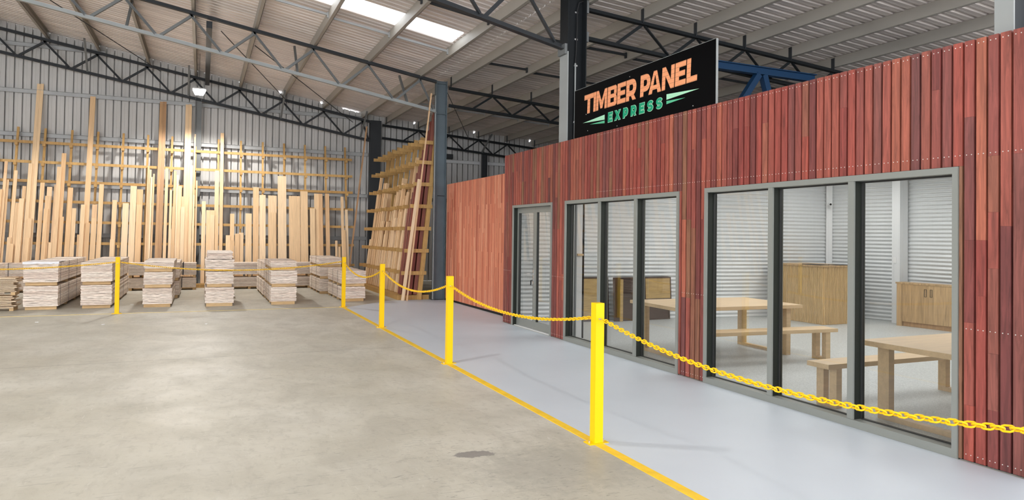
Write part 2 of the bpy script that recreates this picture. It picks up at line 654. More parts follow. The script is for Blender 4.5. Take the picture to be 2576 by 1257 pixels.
# far side walls; the right one is unseen, added to darken the far corner
b = MB()
vs, fs = [], []
pr = ribs(3.5, 23.1, 0.2, 0.03)
for y, dd in pr:
    vs += [(14 + dd, y, 0), (14 + dd, y, roofz(14) - 0.02)]
for i in range(len(pr) - 1):
    fs.append((2 * i, 2 * i + 1, 2 * i + 3, 2 * i + 2))
b.add(vs, fs)
struct(b.build('wall_right_unseen', M['wallmetal']))
b = MB()
vs, fs = [], []
pr = ribs(6.0, 23.1, 0.2, 0.03)
for y, dd in pr:
    vs += [(-15 - dd, y, 0), (-15 - dd, y, roofz(-15) - 0.02)]
for i in range(len(pr) - 1):
    fs.append((2 * i, 2 * i + 2, 2 * i + 3, 2 * i + 1))
b.add(vs, fs)
struct(b.build('wall_left', M['wallmetal']))


# ------------------------------------------------------------------ steel frame
def ibeam(mb, x0, x1, yc, fw, z0, z1, tf=0.016, tw=0.012):
    mb.box((x0, yc - fw / 2, z0), (x0 + tf, yc + fw / 2, z1))
    mb.box((x1 - tf, yc - fw / 2, z0), (x1, yc + fw / 2, z1))
    mb.box((x0 + tf, yc - tw / 2, z0), (x1 - tf, yc + tw / 2, z1))


# column at the end of the orange wing (A)
e = empty('steel_column', (5.32, 16.3, 0))
tag(e, 'dark blue-grey steel column between the corner timber rack and orange wall', 'column')
b = MB()
ibeam(b, -0.14, 0.14, 0.0, 0.15, 0.012, 5.38)
b.build('shaft', M['coldsteel'], e)
MB().box((-0.17, -0.1, 0), (0.17, 0.1, 0.012)).build('base_plate', M['steel'], e)
b = MB()
b.box((-0.124, -0.07, 4.55), (0.124, -0.006, 4.565))
b.box((-0.124, -0.07, 5.30), (0.124, -0.006, 5.315))
b.build('stiffener', M['coldsteel'], e)
b = MB()
b.tube([(-0.155, -0.06, 0.02), (-0.155, -0.06, 5.0)], 0.012)
tag(b.build('conduit', M['palesteel'], e), 'pale conduit')
MB().tube([(0.12, -0.02, 2.55), (0.02, -0.02, 2.55), (-0.06, -0.02, 2.55)], 0.008).build('cable', M['blackmat'], e)

# column behind the sign (B)
e = empty('steel_column', (5.33, 9.66, 0))
tag(e, 'near-black steel column rising behind the sign, pale front flange', 'column')
b = MB()
b.box((-0.137, -0.006, 0), (0.19, 0.006, 6.4))
b.box((0.17, -0.13, 0), (0.186, 0.13, 6.4))
b.build('web', M['blacksteel'], e)
b = MB()
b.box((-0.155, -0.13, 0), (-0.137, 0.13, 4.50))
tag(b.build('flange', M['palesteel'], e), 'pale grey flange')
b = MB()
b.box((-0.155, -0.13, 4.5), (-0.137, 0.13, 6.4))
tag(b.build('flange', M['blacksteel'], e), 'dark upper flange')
b = MB()
b.box((-0.20, -0.12, 4.46), (-0.156, 0.12, 4.62))
b.box((0.187, -0.1, 4.70), (0.24, 0.1, 4.86))
b.box((0.187, -0.1, 5.16), (0.24, 0.1, 5.36))
b.build('cleat', M['trussgrey'], e)
b = MB()
b.tube([(0.04, -0.03, 3.1), (0.04, -0.03, 4.35)], 0.014)
tag(b.build('conduit', M['palesteel'], e), 'pale conduit')
b = MB()
b.tube([(0.04, -0.03, 4.35), (0.05, -0.03, 4.5), (0.06, -0.04, 4.9), (0.06, -0.04, 5.2), (0.09, -0.04, 5.32), (0.17, -0.04, 5.36)], 0.011)
b.build('cable', M['blackmat'], e)
b = MB()
for zz in (3.4, 4.3, 4.72, 5.15):
    b.box((0.02, -0.035, zz), (0.075, -0.007, zz + 0.025))
b.build('cable_clip', M['chrome'], e)
# near column (C)
e = empty('steel_column', (5.33, 3.06, 0))
tag(e, 'pale grey steel column above the right end of the slatted shop front', 'column')
b = MB()
b.box((-0.15, -0.065, 0), (-0.135, 0.065, 6.0))
b.build('flange', M['palesteel'], e)
b = MB()
b.box((-0.135, -0.006, 0), (0.16, 0.006, 6.0))
b.box((0.145, -0.065, 0), (0.16, 0.065, 6.0))
b.build('web', M['steel'], e)
# corner column at the back wall
e = empty('steel_column', (5.2, 22.9, 0))
tag(e, 'almost black steel column in the far corner of the shed', 'column')
b = MB()
ibeam(b, -0.18, 0.18, 0, 0.2, 0.0, 5.35)
b.build('shaft', M['steel'], e)
b = MB()
b.box((-0.164, -0.1, 0.0), (0.164, -0.012, 5.35))
b.build('web_plate', M['steel'], e)
# wall mullion columns on back wall
for i, (x, lab) in enumerate(((-0.165, 'grey steel wall post on the back wall below the bright lamp'), (9.1, 'dark steel wall post high on the back wall beyond the orange wing'), (-5.55, 'grey steel wall post at the left end of the back wall'))):
    b = MB()
    ibeam(b, -0.09, 0.09, 0, 0.12, 0, (5.55 - 0.17 * x) if x < 5 else 4.5)
    e = b.build('wall_post', M['trussgrey'] if i != 1 else M['steel'], loc=(x, 22.84, 0))
    tag(e, lab, 'wall post')


def truss(Y, x0, x1, top, bot, nodes_, mt_top, mt_bot, label, group='roof trusses', fly=(), size=0.09, flysign=-1):
    e = empty('roof_truss', ((x0 + x1) / 2, Y, 0))
    tag(e, label, 'truss', group)
    ox = (x0 + x1) / 2

    def P(x, z, dy=0.0):
        return (x - ox, dy, z)
    b = MB()
    b.angle(P(x0, top(x0)), P(x1, top(x1)), size, 0.012)
    b.build('top_chord', mt_top, e)
    b = MB()
    b.angle(P(x0, bot(x0)), P(x1, bot(x1)), size, 0.012)
    b.build('bottom_chord', mt_bot, e)
    tn = [x for x in nodes_ if x0 - 0.01 <= x <= x1 + 0.01]
    h = size * 0.4
    for i, x in enumerate(tn):
        for sgn in (-1, 1):
            if i + sgn < 0:
                xb = x - (tn[1] - tn[0]) / 2 * 0.93
            elif i + sgn >= len(tn):
                xb = x + (tn[1] - tn[0]) / 2 * 0.93
            else:
                xb = x + (tn[i + sgn] - x) / 2 * 0.93
            xb = min(max(xb, x0 + 0.06), x1 - 0.06)
            b = MB()
            b.angle(P(x + sgn * 0.03, top(x) - h), P(xb, bot(xb) + h), size * 0.62, 0.01)
            b.build('web_member', M['trussgrey'] if mt_bot is M['palesteel'] else mt_top, e)
    for x in fly:
        b = MB()
        b.bar(P(x, bot(x) + h, 0.0), P(x + 0.02, top(x) + 0.12, flysign * 0.85), 0.05, 0.05)
        b.build('fly_brace', M['trussgrey'], e)
    return e


g = M['trussgrey']
truss(22.82, -11.0, 5.02, lambda x: 6.16 - 0.172 * x, lambda x: 5.528 - 0.171 * x, PURL, M['steel'], M['steel'],
      'dark steel roof truss running along the back wall', fly=(-3.05, -0.45, 2.2, 4.7), flysign=-1)
truss(16.24, -9.0, 5.17, lambda x: 6.205 - 0.167 * x, lambda x: 5.51 - 0.1735 * x, PURL, M['steel'], M['palesteel'],
      'roof truss with pale lower chord meeting the blue-grey column', fly=(-1.5, 1.9, 4.45), flysign=1)
truss(9.66, -6.0, 5.17, lambda x: 6.36 - 0.172 * x, lambda x: 5.665 - 0.210 * x, [4.42 - 1.265 * k for k in range(9)], M['steel'], M['steel'],
      'near dark truss meeting the black column from the left', fly=(), size=0.1)
truss(9.66, 5.58, 12.5, lambda x: 5.65 - 0.072 * x, lambda x: 5.16 - 0.068 * x, PURR[1:], M['blacksteel'], M['blacksteel'],
      'near dark truss running right from the black column over the sign', size=0.085)
truss(16.24, 5.5, 12.5, lambda x: 5.61 - 0.072 * x, lambda x: 5.15 - 0.066 * x, PURR[1:], M['blacksteel'], M['blacksteel'],
      'dark truss running right from the blue-grey column over the orange wing', size=0.08)
truss(22.82, 5.42, 13.5, lambda x: 5.62 - 0.075 * x, lambda x: 5.22 - 0.080 * x, PURR[1:], M['blacksteel'], M['blacksteel'],
      'dark truss on the back wall beyond the orange wing', size=0.08, fly=(9.0,))

# purlins
for i, x in enumerate(PURL[:11]):
    zt = roofz(x) - 0.004
    b = MB()
    h = 0.2
    b.box((-0.004, -14, -h), (0.004, 9.9, 0))
    b.box((0.004, -14, -h), (0.07, 9.9, -h + 0.008))
    b.box((0.004, -14, -0.008), (0.07, 9.9, 0))
    b.box((0.062, -14, -h), (0.07, 9.9, -h + 0.025))
    o = b.build('roof_purlin', M['purlin'], loc=(x, 13.2, zt))
    tag(o, 'sand-grey steel roof purlin, %s one left of the blue-grey column' % ORD[i], 'purlin', 'roof purlins')
for i, x in enumerate(PURR):
    zt = roofz(x) - 0.004
    b = MB()
    h = 0.19
    b.box((-0.004, -16, -h), (0.004, 9.9, 0))
    b.box((0.004, -16, -h), (0.07, 9.9, -h + 0.008))
    b.box((0.004, -16, -0.008), (0.07, 9.9, 0))
    b.box((0.062, -16, -h), (0.07, 9.9, -h + 0.025))
    o = b.build('roof_purlin', M['purlin'], loc=(x, 13.2, zt))
    tag(o, 'sand-grey steel roof purlin, %s one right of the black column' % ORD[i], 'purlin', 'roof purlins')
    for Y in (9.66, 16.24, 22.82):
        b = MB()
        b.box((-0.02, Y - 13.2 - 0.035, -h - 0.07), (-0.005, Y - 13.2 + 0.035, -0.02))
        b.build('cleat', M['steel'], o)

# bridging struts between purlins
PX = sorted(PURL + PURR)
for Y, x0, x1, mt, nm in ((14.2, -9, 4.6, 'galv', 'bright bridging strut beside the skylight'), (14.2, 4.8, 12, 'steel', 'dark bridging strut past the skylight'),
                          (11.85, -9, 12, 'steel', 'dark bridging strut between column and skylight'),
                          (19.5, 5.6, 12, 'galv', 'pale bridging strut above the orange wing'), (5.2, 5.6, 12, 'steel', 'dark bridging strut near the right shop end')):
    row = [(p, q) for p, q in zip(PX[:-1], PX[1:]) if p >= x0 - 0.2 and q <= x1 + 0.6 and q - p > 0.85]
    for k, (p, q) in enumerate(row):
        b = MB()
        zz = -0.10
        dy = 0.03 if k % 2 else -0.03
        b.bar((p + 0.075, Y + dy, roofz(p) + zz - 0.02), (q - 0.01, Y + dy, roofz(q) + zz + 0.02), 0.035, 0.045)
        b.box((q - 0.035, Y + dy - 0.03, roofz(q) + zz - 0.05), (q - 0.006, Y + dy + 0.03, roofz(q) + zz + 0.06))
        o = b.build('bridging_strut', M[mt])
        tag(o, 'short %s, %s span from the left' % (nm, ORD[k]), 'strut', 'roof bridging struts')

# longitudinal dark box strut above the lamp, roof bracing rods
b = MB()
b.box((-0.06, 16.3, 5.95), (0.06, 22.75, 6.1))
tag(b.build('tie_strut', M['steel'], loc=(0.06, 0, 0.04)), 'dark box strut under the roof leading back to the lamp', 'strut')
for k, (p, q, lab) in enumerate((((-3.7, 16.4, 6.05 + .64), (-1.2, 22.6, 6.05 + .2), 'thin dark bracing rod crossing the roof at upper left'),
                                 ((0.3, 16.4, 5.98), (2.4, 22.6, 5.65), 'thin dark bracing rod right of the pale truss chord'),
                                 ((1.0, 16.4, 5.75), (4.4, 22.6, 5.2), 'thin dark bracing rod falling to the far corner'),
                                 ((5.5, 16.5, 5.25), (8.4, 22.6, 4.95), 'thin dark bracing rod right of the blue-grey column'))):
    b = MB()
    b.tube([p, q], 0.011, 6)
    tag(b.build('bracing_rod', M['steel']), lab, 'rod', 'bracing rods')

# wall girts
for k, (z, x0, x1, lab) in enumerate(((5.43, -12, 4.95, 'upper galvanised girt on the back wall below the truss'),
                                      (4.23, -12, 5.0, 'middle galvanised girt on the back wall behind the rack top'),
                                      (2.86, -12, 5.0, 'lower galvanised girt on the back wall behind the racked boards'),
                                      (1.45, -12, 5.0, 'lowest galvanised girt on the back wall, mostly hidden by boards'),
                                      (6.72, -12, -2.65, 'short top girt on the back wall at upper left'),
                                      (4.17, 5.5, 9.0, 'galvanised girt on the dark back wall left of its post'),
                                      (4.17, 9.2, 13.9, 'galvanised girt on the dark back wall right of its post'),
                                      (2.8, 5.5, 13.9, 'low girt on the dark back wall behind the wing'))):
    b = MB()
    d = 0.09
    b.box((x0, YB - d, z - 0.06), (x1, YB - d + 0.006, z + 0.04))
    b.box((x0, YB - d - 0.025, z + 0.044), (x1, YB - 0.002, z + 0.05))
    b.box((x0, YB - d - 0.03, z - 0.066), (x1, YB - d, z - 0.06))
    tag(b.build('wall_girt', M['lampwhite'] if k in (5, 6) else M['galv'] if k != 7 else M['trussgrey']), lab, 'girt', 'wall girts')

# small dark floodlight on far dark wall
e = empty('floodlight', (7.68, 22.8, 4.22))
tag(e, 'small black floodlight on the dark back wall beside the blue-grey column', 'floodlight')
b = MB()
b.box((-0.2, -0.1, 0.0), (0.2, 0.06, 0.16))
b.build('housing', M['blackmat'], e)
MB().box((-0.17, -0.115, 0.02), (0.17, -0.101, 0.14)).build('lens', M['steel'], e)
MB().box((-0.03, 0.06, 0.05), (0.03, 0.2, 0.09)).build('bracket', M['blackmat'], e)

# blue steel gantry behind the sign
e = empty('blue_gantry', (9.0, 9.45, 2.9))
tag(e, 'blue steel beam with two diagonal legs behind the sign', 'steel frame')
b = MB()
b.box((-1.2, -0.06, 1.62), (1.35, 0.06, 1.636)).box((-1.2, -0.06, 1.745), (1.35, 0.06, 1.76)).box((-1.2, -0.008, 1.636), (1.35, 0.008, 1.745))
b.build('beam', M['blue'], e)
b = MB()
b.bar((-0.02, 0, 1.62), (-1.15, 0, 0.1), 0.11, 0.11)
b.build('diagonal_leg', M['blue'], e)
b = MB()
b.bar((0.10, 0, 1.62), (0.62, 0, 0.1), 0.11, 0.11)
b.build('diagonal_leg', M['blue'], e)


# ------------------------------------------------------------------ high-bay lamps
def highbay(x, y, z, label, power=1.0):
    e = empty('highbay_lamp', (x, y, z))
    tag(e, label, 'lamp', 'high-bay lamps')
    zt = roofz(x) - z - 0.05
    b = MB()
    b.prism([(-0.165, 0.0), (0.165, 0.0), (0.14, 0.03), (-0.14, 0.03)], lambda u, w: (u, -0.165, w), lambda u, w: (u, 0.165, w))
    b.build('housing', M['lampwhite'], e)
    b = MB()
    b.prism([(-0.16, -0.001), (0.16, -0.001), (0.10, -0.12), (-0.10, -0.12)], lambda u, w: (u, -0.14, w), lambda u, w: (u, 0.14, w))
    tag(b.build('diffuser', M['led'], e), 'glowing white diffuser')
    b = MB()
    b.tube([(-0.05, 0, 0.03), (0, 0, 0.32)], 0.005, 6)
    b.tube([(0.05, 0, 0.03), (0, 0, 0.32)], 0.005, 6)
    b.tube([(0, 0, 0.32), (0, 0, zt)], 0.006, 6)
    b.build('suspension_wire', M['steel'], e)
    ld = bpy.data.lights.new('highbay_light', 'SPOT')
    ld.spot_size = math.radians(156)
    ld.spot_blend = 0.3
    ld.energy = HIGHBAY_POWER * power
    ld.color = (1.0, 0.965, 0.915)
    ld.shadow_soft_size = 0.14
    lo = bpy.data.objects.new('highbay_light', ld)
    COL.objects.link(lo)
    lo.parent = e
    lo.location = (0, 0, -0.28)


highbay(-0.14, 20.6, 5.43, 'glowing high-bay lamp hanging before the back wall')
highbay(-0.30, 6.7, 5.45, 'high-bay lamp hanging over the open floor near the camera', 0.5)
highbay(-8.5, 19.9, 5.45, 'unseen high-bay lamp added over the far left floor')  # both left lamps are out of view, added to brighten the hall
highbay(-8.5, 6.7, 5.45, 'unseen high-bay lamp added over the near left floor', 0.7)


# ------------------------------------------------------------------ posts and chains
def post(x, y, label):
    e = empty('barrier_post', (x, y, 0))
    tag(e, label, 'post', 'yellow barrier posts')
    b = MB()
    w = 0.037
    b.box((-w, -w, 0.008), (w, w, 1.085))
    b.build('upright', M['yellow'], e)
    b = MB()
    b.box((-0.085, -0.05, 0), (0.085, 0.05, 0.008))
    b.build('base_plate', M['yellow'], e)
    b = MB()
    for sx in (-0.062, 0.062):
        b.tube([(sx, 0, 0.008), (sx, 0, 0.022)], 0.008, 6)
    b.build('anchor_bolt', M['chrome'], e)
    b = MB()
    for sy in (-1, 1):
        pts = [(0.018 * math.cos(t), sy * (w + 0.012 + 0.014 * math.sin(t)), 0.965) for t in [k * math.pi / 5 for k in range(10)]]
        b.tube(pts, 0.004, 6, True)
    tag(b.build('eye_hook', M['chrome'], e), 'small shiny eye hook')
    return e


PY = [1.14, 4.67, 8.2, 11.74]
post(2.83, 1.14, 'yellow barrier post nearest the camera, beyond the right edge')
post(2.83, 4.67, 'nearest whole yellow barrier post, standing on the walkway edge')
post(2.83, 8.2, 'second yellow barrier post from the front on the walkway edge')
post(2.83, 11.74, 'third yellow barrier post from the front on the walkway edge')
post(2.83, 15.24, 'corner yellow barrier post where the two painted lines meet')
post(-1.46, 15.24, 'lone yellow barrier post before the timber packs at left')
post(-5.75, 15.24, 'yellow barrier post beyond the left edge of the photo')


def chain(p, q, sag, label):
    p, q = Vector(p), Vector(q)
    Ld = (q - p).length
    n = 60
    pts = []
    for k in range(n + 1):
        t = k / n
        c = p.lerp(q, t)
        c.z -= sag * (1 - (2 * t - 1) ** 2)
        pts.append(c)
    cum = [0]
    for a, c in zip(pts[:-1], pts[1:]):
        cum.append(cum[-1] + (c - a).length)
    pitch = 0.036
    nl = int(cum[-1] / pitch)
    pitch = cum[-1] / nl
    b = MB()

    def at(sv):
        for k in range(n):
            if cum[k + 1] >= sv:
                t = (sv - cum[k]) / (cum[k + 1] - cum[k])
                return pts[k].lerp(pts[k + 1], t), (pts[k + 1] - pts[k]).normalized()
        return pts[-1], (pts[-1] - pts[-2]).normalized()
    far = (p.y + q.y) / 2 > 10
    for i in range(nl):
        c, d = at((i + 0.5) * pitch)
        s1 = d.cross(Vector((0, 0, 1))).normalized()
        u1 = s1.cross(d).normalized()
        ang = math.radians(40) + (math.pi / 2 if i % 2 else 0) + random.uniform(-0.15, 0.15)
        wv = s1 * math.cos(ang) + u1 * math.sin(ang)
        hl, r = pitch / 2 - 0.002, 0.0125
        ring = []
        seg = 3 if far else 4
        for k in range(seg + 1):
            t = -math.pi / 2 + math.pi * k / seg
            ring.append(c + d * (hl - 0.004 + r * math.cos(t)) + wv * (r * math.sin(t)))
        for k in range(seg + 1):
            t = math.pi / 2 + math.pi * k / seg
            ring.append(c + d * (-hl + 0.004 + r * math.cos(t)) + wv * (r * math.sin(t)))
        b.tube(ring, 0.0047, 4 if far else 6, True)
    o = b.build('plastic_chain', M['chain'], smooth=True)
    tag(o, label, 'chain', 'yellow plastic chains')


chain((2.83, 4.60, 0.965), (2.83, 1.21, 0.965), 0.17, 'yellow plastic chain in front of the right-hand shop window')
chain((2.83, 8.13, 0.965), (2.83, 4.74, 0.965), 0.15, 'yellow plastic chain between the nearest and second posts')
chain((2.83, 11.67, 0.965), (2.83, 8.27, 0.965), 0.19, 'yellow plastic chain between the second and third posts')
chain((2.83, 15.17, 0.965), (2.83, 11.81, 0.965), 0.20, 'yellow plastic chain between the third and corner posts')
chain((-1.41, 15.24, 0.985), (2.78, 15.24, 0.985), 0.17, 'yellow plastic chain before the middle timber packs')
chain((-5.7, 15.24, 0.985), (-1.51, 15.24, 0.985), 0.125, 'yellow plastic chain before the left timber packs')


# ------------------------------------------------------------------ timber packs
def pack(x0, x1, y0, y1, z0, z1, label, bearer=0.07, straps=(0.12, 0.5, 0.88), along='y', mt='layer', th=0.033, jit=0.006,
         strapmat='strap', bjit=0.0, gap=0.11, group='strapped timber packs'):
    """x0..x1, y0..y1 footprint; z0 bottom of bearers, z1 top. bearers lie across the pack"""
    cx, cy = (x0 + x1) / 2, (y0 + y1) / 2
    e = empty('timber_pack', (cx, cy, z0))
    tag(e, label, 'timber pack', group)
    w, l = x1 - x0, y1 - y0
    H = z1 - z0
    n = max(2, round((H - bearer) / th))
    t = (H - bearer) / n
    rnd = random.Random(label)
    for k in range(n):
        jx, jy = rnd.uniform(-jit, jit), rnd.uniform(-jit, jit)
        za, zb = bearer + k * t, bearer + (k + 1) * t - t * gap
        b = MB()
        # long thin layer with a slightly wavy edge
        nseg = 8
        top, bot = [], []
        if along == 'y':
            for sx in range(nseg + 1):
                top.append(-w / 2 + w * sx / nseg)
            prof = [rnd.uniform(-0.0045, 0.003) for _ in top]
            vs = []
            for i_, u in enumerate(top):
                for yy in (-l / 2, l / 2):
                    vs.append((u + jx, yy + jy, za + prof[i_] * 0.5))
                    vs.append((u + jx, yy + jy, zb + prof[i_]))
            fs = []
            for i_ in range(nseg):
                a = 4 * i_
                c = 4 * (i_ + 1)
                fs += [(a, c, c + 1, a + 1), (a + 2, a + 3, c + 3, c + 2), (a + 1, c + 1, c + 3, a + 3), (a, a + 2, c + 2, c)]
            fs += [(0, 1, 3, 2), (4 * nseg, 4 * nseg + 2, 4 * nseg + 3, 4 * nseg + 1)]
            b.add(vs, fs)
        else:
            b.box((-w / 2 + jx, -l / 2 + jy, za), (w / 2 + jx, l / 2 + jy, zb))
        b.build('panel', M[mt], e)
    if bearer > 0.01:
        for f in (0.03, 0.35, 0.65, 0.97):
            b = MB()
            if along == 'y':
                yy = -l / 2 + l * f
                yy = min(max(yy, -l / 2 + 0.04), l / 2 - 0.04)
                b.box((-w / 2 + 0.02 + bjit, yy - 0.035, 0.0), (w / 2 - 0.03 - bjit, yy + 0.035, bearer - 0.003))
            else:
                xx = min(max(-w / 2 + w * f, -w / 2 + 0.04), w / 2 - 0.04)
                b.box((xx - 0.035, -l / 2 + 0.02, 0.0), (xx + 0.035, l / 2 - 0.02, bearer - 0.003))
            b.build('bearer', M['bearer'], e)
    for f in straps:
        b = MB()
        m_ = jit + 0.004
        sw = 0.016 if strapmat == 'strap' else 0.03
        if along == 'y':
            yy = -l / 2 + l * f
            for (xa, xb, za, zb) in ((-w / 2 - m_, -w / 2 - m_ + 0.003, bearer, H + 0.004), (w / 2 + m_ - 0.003, w / 2 + m_, bearer, H + 0.004), (-w / 2 - m_, w / 2 + m_, H + 0.001, H + 0.005)):
                b.box((xa, yy - sw / 2, za), (xb, yy + sw / 2, zb))
        else:
            xx = -w / 2 + w * f
            for (ya, yb, za, zb) in ((-l / 2 - m_, -l / 2 - m_ + 0.003, bearer, H + 0.004), (l / 2 + m_ - 0.003, l / 2 + m_, bearer, H + 0.004), (-l / 2 - m_, l / 2 + m_, H + 0.001, H + 0.005)):
                b.box((xx - sw / 2, ya, za), (xx + sw / 2, yb, zb))
        b.build('strap', M[strapmat], e)
    return e


st4 = (0.06, 0.33, 0.62, 0.90)
# first stack from the left (wrapped top)
pack(-3.18, -2.60, 16.35, 19.95, 0, 0.475, 'lower pale timber pack of the left stack with plastic on top', straps=st4)
pack(-3.18, -2.60, 16.33, 19.93, 0.48, 0.94, 'upper pale timber pack of the left stack, plastic sheet on it', straps=st4)
b = MB()
nx, ny = 20, 14
vs = []
for j_ in range(ny + 1):
    for i_ in range(nx + 1):
        vs.append((-3.195 + 0.61 * i_ / nx, 16.305 + (0 if j_ <= 1 else 1.0 * (j_ - 1) / ny), (0.905 + 0.02 * random.random()) if j_ == 0 else 0.951 + 0.006 * random.random()))
fs = [(j_ * (nx + 1) + i_, j_ * (nx + 1) + i_ + 1, (j_ + 1) * (nx + 1) + i_ + 1, (j_ + 1) * (nx + 1) + i_) for j_ in range(ny) for i_ in range(nx)]
b.add(vs, fs)
o = b.build('plastic_sheet', M['plastic'])
tag(o, 'crumpled white plastic sheet on top of the left timber stack', 'plastic sheet')
# second stack
pack(-2.215, -1.665, 16.38, 19.95, 0, 0.475, 'lower timber pack of the stack behind the lone yellow post', straps=st4)
pack(-2.215, -1.665, 16.36, 19.93, 0.48, 0.94, 'upper timber pack of the stack behind the lone yellow post', straps=st4)
# third stack
pack(-1.10, -0.55, 16.30, 18.2, 0, 0.40, 'bottom wavy-edged timber pack of the third stack from left', straps=(0.3, 0.8))
pack(-1.09, -0.55, 16.31, 18.2, 0.405, 0.735, 'middle wavy-edged timber pack of the third stack from left', straps=(0.3, 0.8))
pack(-1.09, -0.53, 16.33, 18.2, 0.74, 0.965, 'top thin timber pack of the third stack from left', straps=(0.3, 0.8))
pack(-1.02, -0.47, 18.45, 20.3, 0, 0.41, 'lower timber pack standing behind the third stack', straps=(0.2, 0.5, 0.8))
pack(-1.02, -0.47, 18.45, 20.3, 0.415, 0.86, 'upper timber pack standing behind the third stack', straps=(0.2, 0.5, 0.8))
# fourth stack (tallest)
pack(0.09, 0.66, 16.15, 17.75, 0, 0.405, 'bottom timber pack of the tallest stack', straps=(0.5,), jit=0.012)
pack(0.10, 0.64, 16.17, 17.75, 0.41, 0.745, 'second timber pack up in the tallest stack', straps=(0.5,), jit=0.012)
pack(0.08, 0.65, 16.2, 17.75, 0.75, 1.0, 'third timber pack up in the tallest stack', straps=(0.5,), bearer=0.03, jit=0.014)
pack(0.115, 0.625, 16.25, 17.7, 1.010, 1.165, 'loose thin timber bundle crowning the tallest stack', straps=(), bearer=0.0, jit=0.016)
pack(0.12, 0.70, 18.1, 20.2, 0, 0.41, 'lower timber pack hidden behind the tallest stack', straps=(0.2, 0.8))
# fifth stack
pack(1.41, 1.955, 16.15, 17.80, 0, 0.39, 'bottom timber pack of the fifth stack, right of centre', straps=(0.3, 0.7))
pack(1.41, 1.965, 16.15, 17.80, 0.395, 0.755, 'middle timber pack of the fifth stack, right of centre', straps=(0.3, 0.7))
pack(1.40, 1.95, 16.17, 17.80, 0.76, 0.965, 'top timber pack of the fifth stack with dark gap below', straps=(0.3, 0.7))
pack(1.40, 1.95, 18.02, 20.25, 0, 0.41, 'lower timber pack behind the fifth stack', straps=(0.3, 0.7))
pack(1.40, 1.95, 18.02, 20.25, 0.415, 0.86, 'upper timber pack behind the fifth stack', straps=(0.3, 0.7))
# sixth stack
pack(3.0, 3.56, 16.45, 18.35, 0, 0.345, 'lower timber pack behind the yellow corner post', straps=(0.25, 0.6))
pack(3.0, 3.575, 16.45, 18.35, 0.35, 0.715, 'upper timber pack behind the yellow corner post', straps=(0.25, 0.6))
pack(2.84, 3.40, 18.7, 20.5, 0, 0.39, 'bottom timber pack of the rear three-high stack near the corner', straps=(0.3, 0.75))
pack(2.84, 3.40, 18.7, 20.5, 0.395, 0.70, 'middle timber pack of the rear three-high stack near the corner', straps=(0.3, 0.75))
pack(2.83, 3.40, 18.7, 20.5, 0.705, 0.955, 'top timber pack of the rear three-high stack near the corner', straps=(0.3, 0.75))
# packs lying across, in front of the back rack
pack(-1.75, -0.12, 20.85, 21.4, 0, 0.335, 'lower crosswise timber pack with black strap, behind third stack', along='x', straps=(0.78,), strapmat='strapblack')
pack(-1.75, -0.12, 20.85, 21.4, 0.34, 0.74, 'upper crosswise timber pack with black strap, behind third stack', along='x', straps=(0.80,), strapmat='strapblack')
pack(0.33, 2.95, 20.85, 21.4, 0, 0.335, 'lower long crosswise timber pack right of the tallest stack', along='x', straps=(0.5,), strapmat='strapblack')
pack(0.33, 2.95, 20.85, 21.4, 0.34, 0.74, 'upper long crosswise timber pack right of the tallest stack', along='x', straps=(0.5,))
pack(-6.2, -2.55, 20.85, 21.4, 0, 0.335, 'lower long crosswise timber pack at far left behind stacks', along='x', straps=(0.5,))
pack(-6.2, -2.55, 20.85, 21.4, 0.34, 0.74, 'upper long crosswise timber pack at far left behind stacks', along='x', straps=(0.5,))
pack(-6.6, -4.0, 18.2, 18.8, 0, 0.40, 'lower pinkish crosswise timber pack beyond the raw boards', along='x', straps=(0.3, 0.8))
pack(-6.6, -4.0, 18.2, 18.8, 0.405, 0.83, 'upper pinkish crosswise timber pack beyond the raw boards', along='x', straps=(0.3, 0.8))
# raw boards with black straps at the left edge
pack(-4.6, -3.32, 16.3, 16.7, 0, 0.30, 'lower bundle of raw bright boards with black strap, left edge', along='x', mt='rawboard', th=0.030, jit=0.045, gap=0.42,
     straps=(0.68,), strapmat='strapblack', bearer=0.06)
pack(-4.6, -3.30, 16.3, 16.7, 0.305, 0.65, 'upper bundle of raw bright boards with black strap, left edge', along='x', mt='rawboard', th=0.030, jit=0.045, gap=0.42,
     straps=(0.72,), strapmat='strapblack', bearer=0.06)

